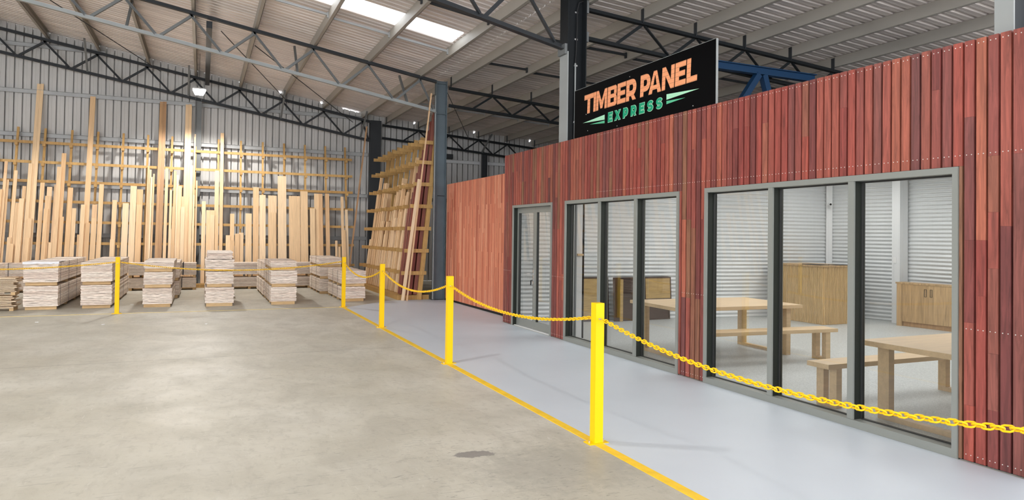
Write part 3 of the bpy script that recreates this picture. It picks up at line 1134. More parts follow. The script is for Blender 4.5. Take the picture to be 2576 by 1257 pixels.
# ------------------------------------------------------------------ back rack
LEAN = 0.21
RY = 21.93          # rack face at floor
sl = math.atan(LEAN)
UP = [-4.66 + 0.634 * k for k in range(15)]
LEV = [(0.60, 0), (1.22, 0), (1.80, 0), (2.36, 0), (2.91, 0), (3.44, 0), (3.99, 0)]
BOARDS = [(-4.237, 0.083, 5.65), (-4.159, 0.074, 5.66), (-2.923, 0.136, 5.41), (-1.169, 0.084, 5.42), (-1.08, 0.095, 5.43), (-0.476, 0.086, 5.4), (-0.39, 0.086, 5.41), (0.509, 0.1, 4.59), (-0.243, 0.048, 4.5), (-3.536, 0.112, 3.71), (-3.618, 0.111, 3.32), (-4.288, 0.09, 3.38), (-4.843, 0.07, 3.41), (-4.839, 0.07, 3.09), (-4.611, 0.08, 3.17), (-4.775, 0.052, 2.91), (-3.991, 0.1, 2.86), (-3.82, 0.118, 2.75), (-3.664, 0.11, 2.82), (-4.393, 0.089, 2.75), (-3.331, 0.121, 2.75), (-2.594, 0.115, 2.88), (-2.256, 0.116, 2.44), (-1.8, 0.159, 2.86), (-1.637, 0.16, 2.77), (-1.979, 0.157, 2.36), (-1.641, 0.139, 2.33), (-1.444, 0.051, 3.46), (-1.389, 0.051, 3.36), (-1.299, 0.041, 3.24), (-1.352, 0.051, 3.14), (-0.965, 0.083, 3.42), (-0.749, 0.073, 3.35), (-0.618, 0.084, 2.91), (-0.843, 0.062, 2.78), (-0.838, 0.072, 1.65), (-0.316, 0.085, 3.54), (-0.168, 0.043, 3.09), (-0.239, 0.053, 2.66), (-0.678, 0.063, 3.23), (-0.597, 0.084, 2.91), (-0.519, 0.104, 2.3), (0.036, 0.107, 2.48), (0.164, 0.118, 2.22), (0.282, 0.118, 2.22), (0.382, 0.12, 3.42), (0.392, 0.097, 2.07), (0.274, 0.118, 2.08), (0.816, 0.121, 2.13), (0.709, 0.13, 1.49), (0.825, 0.12, 1.34), (0.96, 0.132, 1.54), (1.069, 0.132, 1.57), (1.276, 0.179, 2.15), (1.48, 0.17, 2.96), (1.669, 0.183, 2.73), (1.956, 0.254, 2.72), (1.944, 0.23, 2.2), (2.236, 0.258, 3.34), (2.605, 0.343, 2.73), (2.892, 0.228, 2.89), (3.138, 0.157, 2.36), (3.271, 0.146, 2.83), (3.393, 0.122, 2.83), (3.602, 0.123, 2.84), (4.065, 0.088, 2.76), (4.194, 0.088, 2.35), (4.111, 0.074, 1.7), (3.858, 0.074, 1.36), (3.952, 0.074, 1.17), (-4.519, 0.097, 2.29), (-4.429, 0.115, 2.41), (-4.206, 0.089, 1.88), (-4.223, 0.079, 1.36), (-3.838, 0.127, 2.5), (-3.859, 0.099, 2.15), (-3.717, 0.081, 1.24), (-4.638, 0.086, 1.37), (-4.562, 0.078, 1.2), (-4.892, 0.043, 2.64), (-3.218, 0.102, 2.18), (-3.009, 0.103, 2.29), (-2.735, 0.123, 2.3), (-2.731, 0.132, 1.92), (-2.267, 0.115, 1.34), (-0.463, 0.189, 2.6), (-0.758, 0.083, 2.29), (-0.426, 0.073, 2.13), (-2.872, 0.103, 1.79), (-3.066, 0.093, 1.46), (-3.488, 0.092, 1.94)]


def rk(x, z, off=0.0):
    """point on the leaning rack plane, off metres in front of it"""
    return (x, RY + LEAN * z - off, z)


e = empty('timber_rack', (0, RY, 0))
tag(e, 'long leaning yellow timber rack grid against the back wall', 'rack')
for x in UP:
    b = MB()
    b.bar(Vector(rk(x, 0.0, -0.06)) - Vector((0, RY, 0)), Vector(rk(x, 4.4, -0.06)) - Vector((0, RY, 0)), 0.055, 0.05, (0, 1, 0))
    b.build('rack_upright', M['rack'], e)
for z, _ in LEV:
    b = MB()
    c = Vector(rk(0, z, -0.005)) - Vector((0, RY, 0))
    b.bar((-13.0, c.y, c.z), (4.42, c.y, c.z), 0.04, 0.075)
    b.build('rack_rail', M['rack'], e)
for x in UP:
    for z, _ in LEV:
        hit = any(abs(bx - x - 0.01) < bw / 2 + 0.042 and bz > z - 0.15 for bx, bw, bz in BOARDS)
        if hit:
            continue
        b = MB()
        c = Vector(rk(x + 0.01, z - 0.07, 0.06)) - Vector((0, RY, 0))
        b.box((c.x - 0.035, c.y - 0.05, c.z - 0.04), (c.x + 0.035, c.y + 0.09, c.z + 0.04))
        b.build('rack_peg', M['rack'], e)
b = MB()
b.box((-13.0, 21.56 - RY, 0.0), (4.45, 21.92 - RY, 0.10))
b.build('plinth', M['rack'], e)


def words(w, L):
    a = 'tall' if L > 4 else 'long' if L > 3 else 'mid-length' if L > 2 else 'short'
    c = 'narrow' if w < 0.08 else 'wide' if w > 0.17 else ''
    return a, c


placed = []
order = sorted(range(len(BOARDS)), key=lambda i: -BOARDS[i][2])
rank = {i: r for r, i in enumerate(sorted(range(len(BOARDS)), key=lambda i: BOARDS[i][0]))}
for i in order:
    bx, bw, bz = BOARDS[i]
    w = bw * 0.965
    lay = 0
    used = set(l for px, pw, l in placed if abs(px - bx) < (pw + w) / 2)
    while lay in used:
        lay += 1
    placed.append((bx, w, lay))
    th = 0.026
    off = 0.062 + lay * 0.029
    zb = 0.102
    L = (bz - zb) / math.cos(sl)
    b = MB()
    b.box((-w / 2, -th / 2, 0), (w / 2, th / 2, L))
    brown = i in (3, 4)
    o = b.build('timber_board', M['oak'] if not brown else M['brownoak'])
    o.location = (bx, RY + LEAN * zb - off / math.cos(sl), zb + 0.003)
    o.rotation_euler = (-sl, 0, 0)
    a, c = words(w, bz)
    tag(o, ('%s %s %s board leaning on the back rack, %s from the left end' % (a, c, 'brown' if brown else 'pale oak', ordw(rank[i]))).replace('  ', ' '),
        'timber board', 'boards on the back rack')
# the rack and its boards continue left of the photo (they show in the shop glass)
rnd = random.Random(3)
xx = -5.05
while xx > -12.6:
    w = rnd.uniform(0.09, 0.17)
    L = rnd.choice([2.2, 2.6, 2.9, 3.2, 3.6, 4.6, 5.2])
    b = MB()
    b.box((-w / 2, -0.013, 0), (w / 2, 0.013, L))
    o = b.build('timber_board', M['oak'])
    o.location = (xx, RY + LEAN * 0.102 - 0.062 / math.cos(sl), 0.105)
    o.rotation_euler = (-sl, 0, 0)
    tag(o, 'pale board on the back rack left of the photo, mirrored in the shop glass', 'timber board', 'mirrored boards beyond the left edge')
    xx -= w + rnd.choice([0.02, 0.03, 0.12, 0.3])

# ------------------------------------------------------------------ corner rack (runs along Y, leans to the right)
RL = 0.095


def cx(x0, z):
    return x0 + RL * z


POSTY = [16.45, 17.05, 17.65, 18.25, 18.87, 19.45, 20.05, 20.65, 21.2]
LV = [0.655, 1.197, 1.74, 2.285, 2.825, 3.365, 3.86]
e = empty('timber_rack', (4.9, 18.9, 0))
tag(e, 'leaning yellow timber rack with projecting arms in the shed corner', 'rack')
E0 = Vector((4.9, 18.9, 0))
for k, y in enumerate(POSTY):
    b = MB()
    x0 = 4.88
    b.bar(Vector((x0, y, 0.0)) - E0, Vector((cx(x0, 4.15), y, 4.15)) - E0, 0.05, 0.11, (1, 0, 0))
    b.build('rack_upright', M['rack'], e)
    for j, z in enumerate(LV):
        b = MB()
        xl = 4.31 + 0.121 * z + (0.0 if k else 0.03)
        b.box((xl - 4.9, y - 0.065 - 18.9, z - 0.045), (min(5.17, cx(4.98, z)) - 4.9, y - 0.028 - 18.9, z + 0.045))
        b.build('rack_arm', M['rack'], e)
b = MB()
b.box((4.36 - 4.9, 16.50 - 18.9, 0), (5.15 - 4.9, 21.5 - 18.9, 0.11))
b.build('plinth', M['rack'], e)

rnd = random.Random(11)


def lean_board(x, y, z0, L, w, th, mt, lab, grp, tilt):
    b = MB()
    b.box((-w / 2, -th / 2, 0), (w / 2, th / 2, L))
    o = b.build('timber_board', M[mt])
    o.location = (x, y, z0)
    o.rotation_euler = (0, tilt, 0)
    tag(o, lab, 'timber board', grp)
    return o


tl = math.atan(0.115)
hs = [3.95, 3.6, 3.35, 3.1, 2.95, 3.0, 3.1, 3.75]
for k in range(8):
    y0, y1 = POSTY[k] + 0.035, POSTY[k + 1] - 0.08
    if k == 0:
        for c_, (colname, xc, Lc) in enumerate((('left', 4.53, 2.7), ('middle', 4.665, 3.75), ('right', 4.80, 4.7))):
            for j in range(5):
                y = y0 + (y1 - y0) * (j + 0.5) / 5
                lean_board(xc + rnd.uniform(-0.008, 0.008), y, 0.114 + 0.06 * math.sin(tl), Lc - 0.16 * j - rnd.uniform(0, 0.12), rnd.choice([0.09, 0.105, 0.12]),
                           (y1 - y0) / 5 * rnd.uniform(0.45, 0.75), 'redboard',
                           'dark red board, %s back in the %s column, front bay of the corner rack' % (ORD[j], colname), 'dark red boards in the corner rack', math.atan(0.1))
        continue
    n = 5
    for j in range(n):
        y = y0 + (y1 - y0) * (j + 0.5) / n
        th = (y1 - y0) / n * rnd.uniform(0.4, 0.8)
        w = rnd.uniform(0.07, 0.14)
        L = hs[k] * rnd.choice([0.45, 0.62, 0.75, 0.88, 0.97])
        x = 4.66 + rnd.uniform(0, 0.08)
        mt = 'oak' if rnd.random() < 0.88 else 'brownoak'
        lab = '%s board standing %s from the front in the %s bay of the corner rack' % ('brown' if mt == 'brownoak' else 'pale', ORD[j], ORD[k])
        lean_board(x, y, 0.112 + w / 2 * math.sin(tl) + 0.002, L, w, th, mt, lab, 'boards in the corner rack', tl)
# second row of pale boards nearer the walkway side
for k in range(1, 8):
    y0, y1 = POSTY[k] + 0.035, POSTY[k + 1] - 0.08
    for j in range(4):
        y = y0 + (y1 - y0) * (j + 0.5) / 4
        w = rnd.uniform(0.05, 0.09)
        L = hs[k] * rnd.choice([0.35, 0.5, 0.62, 0.72, 0.85])
        lean_board(4.565, y, 0.113 + w / 2 * math.sin(tl), L, w, (y1 - y0) / 4 * rnd.uniform(0.4, 0.8), 'oak',
                   'slim pale board, %s from the front on the outer side of bay %s, corner rack' % (ORD[j], ORD[k]), 'outer boards in the corner rack', tl)
# pale planks in front of the arms and long sticks
for j in range(3):
    lean_board(4.42 + 0.02 * j, 16.30 - 0.0 + 0.04 * (j - 1), 0.006, 2.95 - 0.1 * j, 0.07, 0.032, 'oak',
               'long pale plank leaning on the front arms of the corner rack, %s of three' % ORD[j], 'planks before the corner rack', math.atan(0.125))
lean_board(4.50, 16.16, 0.006, 5.05, 0.035, 0.02, 'oak', 'very tall thin stick leaning past the top of the corner rack', None, math.atan(0.105))
lean_board(4.10, 21.50, 0.006, 4.95, 0.045, 0.025, 'brownoak', 'tall thin brown stick leaning at the far end of the corner rack', None, math.atan(0.105))

# ------------------------------------------------------------------ slatted shop front
FX = 5.11
FZ = 3.075
YL, YR = 11.80, 2.88
OPEN = [(3.335, 6.17, 2.155), (6.625, 9.43, 2.145), (9.86, 11.40, 2.14)]   # window_2, window_1, door_1


def slats(mb, x, ya, yb, pitch, gap, zb, zt, depth, opens, rnd):
    n = round((yb - ya) / pitch)
    pitch = (yb - ya) / n
    info = []
    for k in range(n):
        y0, y1 = ya + k * pitch + gap / 2, ya + (k + 1) * pitch - gap / 2
        lo = zb
        for a, c, h in opens:
            if a - 0.004 < y0 and y1 < c + 0.004:
                lo = h + 0.003
            elif y0 < a < y1 or y0 < c < y1:
                # slat ripped narrower beside the frame
                lo = h + 0.003
                p0, p1 = (y0, a - 0.004) if y0 < a < y1 else (c + 0.004, y1)
                if p1 - p0 > 0.008:
                    mb.box((x, p0, zb), (x + depth, p1, lo - 0.001), rnd.random())
        z = lo
        x0 = x + rnd.uniform(0, 0.002)
        while z < zt - 0.01:
            z2 = min(zt, z + rnd.choice([0.4, 0.6, 0.9, 1.2, 1.7, 2.2]))
            if zt - z2 < 0.3:
                z2 = zt
            mb.box((x0, y0, z), (x0 + depth, y1, z2 - 0.0008), rnd.random())
            z = z2
        info.append((y0, y1, lo))
    return info


rnd = random.Random(5)
b = MB()
info = slats(b, FX, YR, YL, 0.0845, 0.0165, 0.012, FZ, 0.028, OPEN, rnd)
wf = struct(b.build('wall_front', M['slat']))
b = MB()
for y0, y1, lo in info:
    for z in (FZ - 0.035, 2.235, 0.965, 0.055):
        if z > lo:
            for y in (y0 + 0.016, y1 - 0.016):
                if not (y0 > 8.5 and z > 1.5):
                    b.tube([(FX - 0.0015, y, z), (FX + 0.004, y, z)], 0.0037, 8)
tag(b.build('screw_heads', M['screw'], wf), 'bright screw heads')
# body of the wall behind the slats
b = MB()
segs = [(YR, 3.335, 0), (6.17, 6.625, 0), (9.43, 9.86, 0), (11.40, YL, 0)]
for a, c, z in segs:
    b.box((FX + 0.031, a, 0), (FX + 0.05, c, 2.14))
b.box((FX + 0.031, YR, 2.155), (FX + 0.05, YL, FZ - 0.01))
b.build('sarking', M['sark'], wf)
b = MB()
for a, c, z in segs:
    b.box((FX + 0.05, a, 0), (FX + 0.17, c, 2.14))
b.box((FX + 0.05, YR, 2.17), (FX + 0.08, YL, FZ - 0.01))
b.box((FX + 0.08, YR, 2.17), (FX + 0.17, 9.3, 2.95)).box((FX + 0.08, 10.02, 2.17), (FX + 0.17, YL, 2.95))
tag(b.build('lining', M['white'], wf), 'white inner lining')
# left return of the front
b = MB()
for k in range(4):
    b.box((FX + 0.0 + k * 0.085 + 0.02, YL, 0.012), (FX + k * 0.085 + 0.092, YL + 0.02, FZ), rnd.random())
b.build('return_slats', M['slat'], wf)
# white end panel
b = MB()
b.box((FX - 0.01, 2.45, 0), (FX + 0.14, 2.872, FZ + 0.01))
struct(b.build('trim_1', M['white']))

# orange wing
b = MB()
WX = 5.47
slats(b, WX, 11.84, 16.18, 0.046, 0.004, 0.05, 2.83, 0.02, [], rnd)
ww = struct(b.build('wall_wing', M['wing']))
b = MB()
b.box((WX + 0.021, 11.84, 0), (WX + 0.06, 16.18, 2.80))
b.build('sarking', M['sark'], ww)


# ------------------------------------------------------------------ windows and door
def window(name, ya, yb, mull, H):
    x = FX - 0.012
    d = 0.145
    fr = MB()
    w = 0.042
    rv = MB()
    for y in (ya, yb - w):
        fr.box((x, y, 0.0), (x + 0.018, y + w, H))
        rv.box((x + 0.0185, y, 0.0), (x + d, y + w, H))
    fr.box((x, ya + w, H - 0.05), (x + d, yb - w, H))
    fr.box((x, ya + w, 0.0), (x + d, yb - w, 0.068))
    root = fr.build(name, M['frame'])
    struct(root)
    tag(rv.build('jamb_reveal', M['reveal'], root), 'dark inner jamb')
    for y in mull:
        b = MB()
        b.box((x + 0.004, y - 0.03, 0.069), (x + 0.022, y + 0.03, H - 0.051))
        b.build('mullion', M['frame'], root)
        b = MB()
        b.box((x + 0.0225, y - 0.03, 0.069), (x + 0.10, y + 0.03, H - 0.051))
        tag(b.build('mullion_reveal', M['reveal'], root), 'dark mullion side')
    edges = [ya + w] + [v for y in mull for v in (y - 0.03, y + 0.03)] + [yb - w]
    gx = x + 0.105
    bk = MB()
    for y in mull:
        bk.box((x + 0.101, y - 0.03, 0.069), (x + d, y + 0.03, H - 0.051))
    bk.build('mullion_back', M['frame'], root)
    for k in range(0, len(edges), 2):
        y0, y1 = edges[k], edges[k + 1]
        gk = MB()
        t = 0.012
        gk.box((gx - 0.012, y0, 0.069), (gx + 0.018, y0 + t, H - 0.051))
        gk.box((gx - 0.012, y1 - t, 0.069), (gx + 0.018, y1, H - 0.051))
        gk.box((gx - 0.012, y0 + t, 0.069), (gx + 0.018, y1 - t, 0.069 + t * 0.6))
        gk.box((gx - 0.012, y0 + t, H - 0.051 - t), (gx + 0.018, y1 - t, H - 0.051))
        gk.build('gasket', M['framedark'], root)
        p = MB()
        p.add([(gx, y0 + t, 0.069 + t * 0.6), (gx, y1 - t, 0.069 + t * 0.6), (gx, y1 - t, H - 0.051 - t), (gx, y0 + t, H - 0.051 - t)], [(3, 2, 1, 0)])
        p.build('pane', M['glass'], root)


window('window_1', 6.625, 9.43, [7.525, 8.42], 2.145)
window('window_2', 3.335, 6.17, [4.262, 5.19], 2.155)
# door
fr = MB()
x, d = FX - 0.012, 0.17
fr.box((x, 9.86, 0), (x + 0.018, 9.90, 2.14)).box((x, 11.36, 0), (x + 0.018, 11.40, 2.14)).box((x, 9.90, 2.095), (x + d, 11.36, 2.14))
door = struct(fr.build('door_1', M['frame']))
rv = MB()
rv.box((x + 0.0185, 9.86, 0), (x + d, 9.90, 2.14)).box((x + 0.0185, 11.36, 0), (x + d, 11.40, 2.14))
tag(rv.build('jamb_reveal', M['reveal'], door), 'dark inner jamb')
for (ya, yb, tgl) in ((9.905, 10.628, 0), (10.632, 11.355, 1)):
    lf = MB()
    lx0, lx1 = FX + 0.075, FX + 0.12
    lf.box((lx0, ya, 0.012), (lx1, ya + 0.058, 2.09)).box((lx0, yb - 0.058, 0.012), (lx1, yb, 2.09))
    lf.box((lx0, ya + 0.058, 2.0), (lx1, yb - 0.058, 2.09)).box((lx0, ya + 0.058, 0.012), (lx1, yb - 0.058, 0.14))
    leaf = lf.build('door_leaf', M['frame'], door)
    gk = MB()
    gy0, gy1 = ya + 0.058, yb - 0.058
    for (a0, a1, z0, z1) in ((gy0, gy0 + 0.012, 0.14, 2.0), (gy1 - 0.012, gy1, 0.14, 2.0)):
        gk.box((lx0 + 0.002, a0, z0), (lx1 - 0.002, a1, z1))
    gk.build('gasket', M['framedark'], leaf)
    p = MB()
    xm = (lx0 + lx1) / 2
    p.add([(xm, gy0 + 0.012, 0.14), (xm, gy1 - 0.012, 0.14), (xm, gy1 - 0.012, 2.0), (xm, gy0 + 0.012, 2.0)], [(3, 2, 1, 0)])
    p.build('pane', M['glass'], leaf)
    if tgl:
        h = MB()
        yh = ya + 0.038
        h.box((lx0 - 0.008, yh - 0.016, 0.78), (lx0, yh + 0.016, 1.02))
        h.tube([(lx0 - 0.004, yh, 0.95), (lx0 - 0.05, yh, 0.95), (lx0 - 0.055, yh + 0.02, 0.95), (lx0 - 0.055, yh + 0.13, 0.945)], 0.009, 8)
        h.tube([(lx0 - 0.002, yh, 0.84), (lx0 - 0.022, yh, 0.84)], 0.012, 10)
        tag(h.build('handle', M['chrome'], leaf), 'chrome lever handle')
        kk = MB()
        kk.box((lx0 - 0.05, yh - 0.003, 0.835), (lx0 - 0.022, yh + 0.003, 0.847))
        kk.box((lx0 - 0.052, yh - 0.004, 0.76), (lx0 - 0.040, yh + 0.02, 0.84))
        tag(kk.build('keys', M['blackmat'], leaf), 'dark keys hanging in the lock')
b = MB()
b.box((FX + 0.03, 9.90, 0.0), (FX + 0.16, 11.36, 0.010))
b.build('threshold', M['white'], door)

# ------------------------------------------------------------------ office interior
b = MB()
b.box((FX + 0.02, 2.5, -0.002), (13.2, 11.75, 0.0015))
struct(b.build('floor_office', M['terrazzo']))


def corr_wall(name, p, q, h, side):
    """horizontally corrugated sheet from p to q"""
    p, q = Vector((*p, 0)), Vector((*q, 0))
    d = (q - p).normalized()
    nrm = Vector((-d.y, d.x, 0)) * side
    b = MB()
    vs, fs = [], []
    pitch, amp, seg = 0.076, 0.0115, 8
    n = int(h / pitch * seg)
    for i in range(n + 1):
        z = i * pitch / seg
        o = amp * math.sin(2 * math.pi * i / seg)
        vs += [p + nrm * (o + amp) + Vector((0, 0, z)), q + nrm * (o + amp) + Vector((0, 0, z))]
    for i in range(n):
        fs.append((2 * i, 2 * i + 1, 2 * i + 3, 2 * i + 2))
    b.add(vs, fs)
    b.box(tuple(p - nrm * 0.02 + Vector((0, 0, 0))), tuple(p - nrm * 0.021 + Vector((0, 0, 0.01))))
    o = b.build(name, M['offwall'], smooth=True)
    return struct(o)


CP = (12.22, 10.775)
corr_wall('wall_office_back', (5.28, 11.68), CP, 2.95, -1)
corr_wall('wall_office_right', CP, (12.62, 9.28), 2.95, -1)
corr_wall('wall_office_side', (12.62, 9.28), (12.62, 2.57), 2.95, -1)
b = MB()
b.box((5.2, 11.70, 0), (12.8, 11.76, 2.95)).box((12.70, 2.5, 0), (12.76, 11.7, 2.95)).box((5.3, 2.5, 0), (12.7, 2.56, 2.95))
struct(b.build('wall_office_outer', M['white']))
b = MB()
b.prism([(-0.06, -0.02), (0.04, -0.09), (0.055, -0.06), (-0.03, 0.02)], lambda u, w: (CP[0] + u - 0.05, CP[1] + w - 0.03, 0), lambda u, w: (CP[0] + u - 0.05, CP[1] + w - 0.03, 2.95))
struct(b.build('trim_2', M['white']))
b = MB()
b.box((12.35, 9.20, 0), (12.58, 9.37, 2.95))
o = b.build('boxed_column', M['white'])
tag(o, 'square white boxed column behind the oak cabinet', 'column')
b = MB()
b.box((12.341, 9.27, 1.16), (12.349, 9.34, 1.28))
tag(b.build('wall_switch', M['paper'], o), 'small white switch')
b = MB()
b.box((5.33, 9.44, 0), (5.43, 9.54, 2.9)).box((5.30, 9.40, 0), (5.46, 9.56, 0.012))
o = b.build('white_post', M['white'])
tag(o, 'white post inside the shop just behind the left window edge', 'post')
b = MB()
b.box((5.33, 9.40, 1.30), (5.43, 9.438, 1.33))
b.build('bracket', M['table'], o)
# ceiling; its LED panels are unseen, added to brighten the interior
b = MB()
b.box((5.24, 2.5, 2.952), (12.8, 11.76, 2.98))
struct(b.build('ceiling_office', M['white']))
for i, (px_, py_) in enumerate(((6.6, 4.6), (8.9, 4.6), (11.2, 4.6), (6.6, 7.0), (8.9, 7.0), (11.2, 7.0), (6.6, 9.6), (8.9, 9.6), (11.2, 9.4))):
    e = empty('added_ceiling_light', (px_, py_, 2.952))
    tag(e, 'unseen light panel added to the shop ceiling, row %s, %s from the glass' % (ORD[i // 3], ORD[i % 3]), 'ceiling light', 'added shop ceiling panels')
    MB().box((-0.31, -0.61, -0.03), (0.31, 0.61, 0)).build('frame', M['white'], e)
    MB().box((-0.29, -0.59, -0.036), (0.29, 0.59, -0.0305)).build('diffuser', M['added_panel_led'], e)
# security camera
e = empty('security_camera', (12.08, 10.60, 2.36))
tag(e, 'small white security camera high in the shop corner', 'camera')
b = MB()
b.tube([(0.05, 0.06, 0.02), (0.0, 0.0, 0.02)], 0.018, 10)
b.build('mount', M['white'], e)
b = MB()
b.tube([(0.02, 0.03, 0), (-0.03, -0.036, -0.015)], 0.034, 12)
b.build('body', M['white'], e)
b = MB()
b.tube([(-0.03, -0.036, -0.015), (-0.034, -0.041, -0.0165)], 0.022, 12)
tag(b.build('lens', M['black'], e), 'black lens')


def table(x0, x1, y0, y1, h, rz, label, leg=0.10, group=None, bench=False):
    cx_, cy_ = (x0 + x1) / 2, (y0 + y1) / 2
    e = empty('bench' if bench else 'dining_table', (cx_, cy_, 0), rz)
    tag(e, label, 'bench' if bench else 'table', group)
    w, l = x1 - x0, y1 - y0
    t = 0.045
    MB().box((-w / 2, -l / 2, h - t), (w / 2, l / 2, h)).build('seat' if bench else 'tabletop', M['table'], e)
    ins = 0.15 if bench else 0.16
    iy = 0.012 if bench else 0.09
    lt = 0.07
    for sx in (-1, 1):
        xa = sx * (w / 2 - ins) - lt / 2
        for sy in (-1, 1):
            ya = sy * (l / 2 - iy)
            yb = ya - sy * leg
            b = MB()
            b.box((xa, ya, 0.045 if True else 0), (xa + lt, yb, h - t - 0.001))
            b.build('leg', M['counter'] if False else M['table'], e)
        b = MB()
        b.box((xa, -l / 2 + iy, 0.0), (xa + lt, l / 2 - iy, 0.044))
        b.build('foot_rail', M['table'], e)
    return e


table(5.60, 7.62, 7.16, 8.36, 0.70, math.radians(-3.0), 'pale oak table seen through both shop windows, behind the slatted pillar', leg=0.12)
table(5.62, 7.74, 6.74, 7.02, 0.425, math.radians(-5.5), 'long pale oak bench alongside the middle table', leg=0.075, bench=True, group='oak benches')
table(5.47, 7.5, 3.45, 4.47, 0.70, 0.0, 'pale oak table at the right end of the right window', leg=0.11)
table(5.40, 7.46, 4.73, 4.99, 0.425, math.radians(-0.8), 'pale oak bench just beyond the right-hand table', leg=0.085, bench=True, group='oak benches')

# fluted counter
e = empty('counter', (10.67, 9.5, 0))
tag(e, 'fluted oak counter with a slatted front in the shop', 'counter')
b = MB()
b.box((0.012, 0.012, 0.0), (0.95, 1.28, 1.08))
b.build('carcass', M['brownpanel'], e)
b = MB()
n = 40
for k in range(n):
    y = 0.0 + 1.29 * k / n
    b.box((-0.014, y + 0.004, 0.004), (0.011, y + 1.29 / n - 0.006, 1.078))
n = 26
for k in range(n):
    xx = 0.0 + 0.95 * k / n
    b.box((xx + 0.004, -0.012, 0.004), (xx + 0.95 / n - 0.006, 0.011, 1.078))
b.build('fluted_cladding', M['counter'], e)
b = MB()
b.box((-0.03, -0.03, 1.081), (0.96, 1.30, 1.115))
tag(b.build('benchtop', M['cabinet'], e), 'reddish oak benchtop')
for k, (x0, y0, x1, y1, lab) in enumerate(((10.70, 9.62, 10.95, 10.05, 'flat black folder on the counter near its front corner'), (11.05, 9.52, 11.45, 9.74, 'thin black folder on the right side of the counter'))):
    b = MB()
    b.box((x0, y0, 1.116), (x1, y1, 1.126))
    tag(b.build('folder', M['blackmat']), lab, 'folder', 'folders on the counter')

# oak cabinet
e = empty('cabinet', (12.02, 9.02, 0), math.radians(5.0))
tag(e, 'long low rustic oak cabinet with black inset handles', 'cabinet')
MB().box((0.025, -2.1, 0.09), (0.30, 0.0, 0.79)).build('carcass', M['cabinet'], e)
MB().box((0.05, -2.08, 0.0), (0.28, -0.02, 0.089)).build('kickboard', M['brownoak'], e)
MB().box((0.0, -2.12, 0.791), (0.31, 0.02, 0.82)).build('benchtop', M['cabinet'], e)
MB().box((0.004, -0.10, 0.0), (0.024, 0.0, 0.79)).build('end_panel', M['cabinet'], e)
for k in range(4):
    ya, yb = -0.105 - 0.49 * k - 0.487, -0.105 - 0.49 * k
    dr = MB().box((0.004, ya, 0.092), (0.024, yb, 0.789)).build('door', M['cabinet'], e)
    yh = ya + 0.05 if k % 2 == 0 else yb - 0.05
    b = MB()
    b.box((-0.003, yh - 0.02, 0.58), (0.0035, yh - 0.014, 0.72)).box((-0.003, yh + 0.014, 0.58), (0.0035, yh + 0.02, 0.72))
    b.box((-0.003, yh - 0.02, 0.714), (0.0035, yh + 0.02, 0.72)).box((-0.003, yh - 0.02, 0.58), (0.0035, yh + 0.02, 0.586))
    tag(b.build('handle', M['blackmat'], dr), 'black inset handle')


# leaning sample panels by the back wall of the shop
def sample(x0, x1, z0, z1, y, label, mt_face, frame=0.025, lean=0.06):
    e = empty('display_board', ((x0 + x1) / 2, y, z0))
    e.rotation_euler = (-lean, 0, 0)
    tag(e, label, 'panel', 'sample panels in the shop')
    w, h = x1 - x0, z1 - z0
    b = MB()
    b.box((-w / 2, -0.015, 0), (-w / 2 + frame, 0.015, h)).box((w / 2 - frame, -0.015, 0), (w / 2, 0.015, h))
    b.box((-w / 2 + frame, -0.015, 0), (w / 2 - frame, 0.015, frame)).box((-w / 2 + frame, -0.015, h - frame), (w / 2 - frame, 0.015, h))
    b.build('frame', M['brownpanel'], e)
    b = MB()
    if mt_face == 'slats':
        n = 16
        for k in range(n):
            z = frame + (h - 2 * frame) * (0.35 + 0.65 * k / n)
            b.box((-w / 2 + frame, -0.012, z), (w / 2 - frame, 0.008, z + (h - 2 * frame) * 0.65 / n * 0.7))
        b.box((-w / 2 + frame, 0.0, frame), (w / 2 - frame, 0.012, h - frame))
        b.build('face', M['brownpanel'], e)
    else:
        b.box((-w / 2 + frame, -0.008, frame), (w / 2 - frame, 0.008, h - frame))
        b.build('face', M[mt_face], e)
    return e


sample(6.52, 7.13, 0.003, 0.83, 11.36, 'dark-framed oak sample panel leaning at the left of the display', 'samplewood')
sample(7.15, 8.43, 0.003, 0.83, 11.20, 'wide dark brown slatted sample panel leaning on the shop wall', 'slats')
sample(7.80, 8.42, 0.40, 0.83, 11.15, 'small dark-framed oak sample panel against the brown panel', 'samplewood', 0.02)
b = MB()
b.box((7.24, 11.13, 0.004), (7.30, 11.155, 0.80))
tag(b.build('sample_strip', M['samplewood']), 'upright yellowish sample strip before the brown panel', 'sample strip')


# ------------------------------------------------------------------ sign
SX = 5.20
e = empty('shop_sign', (SX, 7.725, 3.0))
tag(e, 'black shop sign with orange timber lettering above the slatted front', 'sign')
MB().box((0.0, -1.605, 0.04), (0.03, 1.605, 0.83)).build('sign_board', M['black'], e)
b = MB()
b.box((0.002, -1.612, 0.04), (0.03, -1.606, 0.83)).box((0.0, -1.612, 0.831), (0.03, 1.605, 0.835))
tag(b.build('edge_trim', M['palesteel'], e), 'pale edge trim')
b = MB()
for (yy, zz) in ((1.2, 0.17), (1.25, 0.42), (-1.2, 0.45), (-1.22, 0.14), (0.4, 0.13), (0.1, 0.75)):
    b.tube([(-0.004, yy, zz), (0.0, yy, zz)], 0.006, 8)
b.build('screw_heads', M['screw'], e)


def arc(cx_, cy_, rx, ry, a0, a1, n=10):
    return [(cx_ + rx * math.cos(math.radians(a0 + (a1 - a0) * k / n)), cy_ + ry * math.sin(math.radians(a0 + (a1 - a0) * k / n))) for k in range(n + 1)]


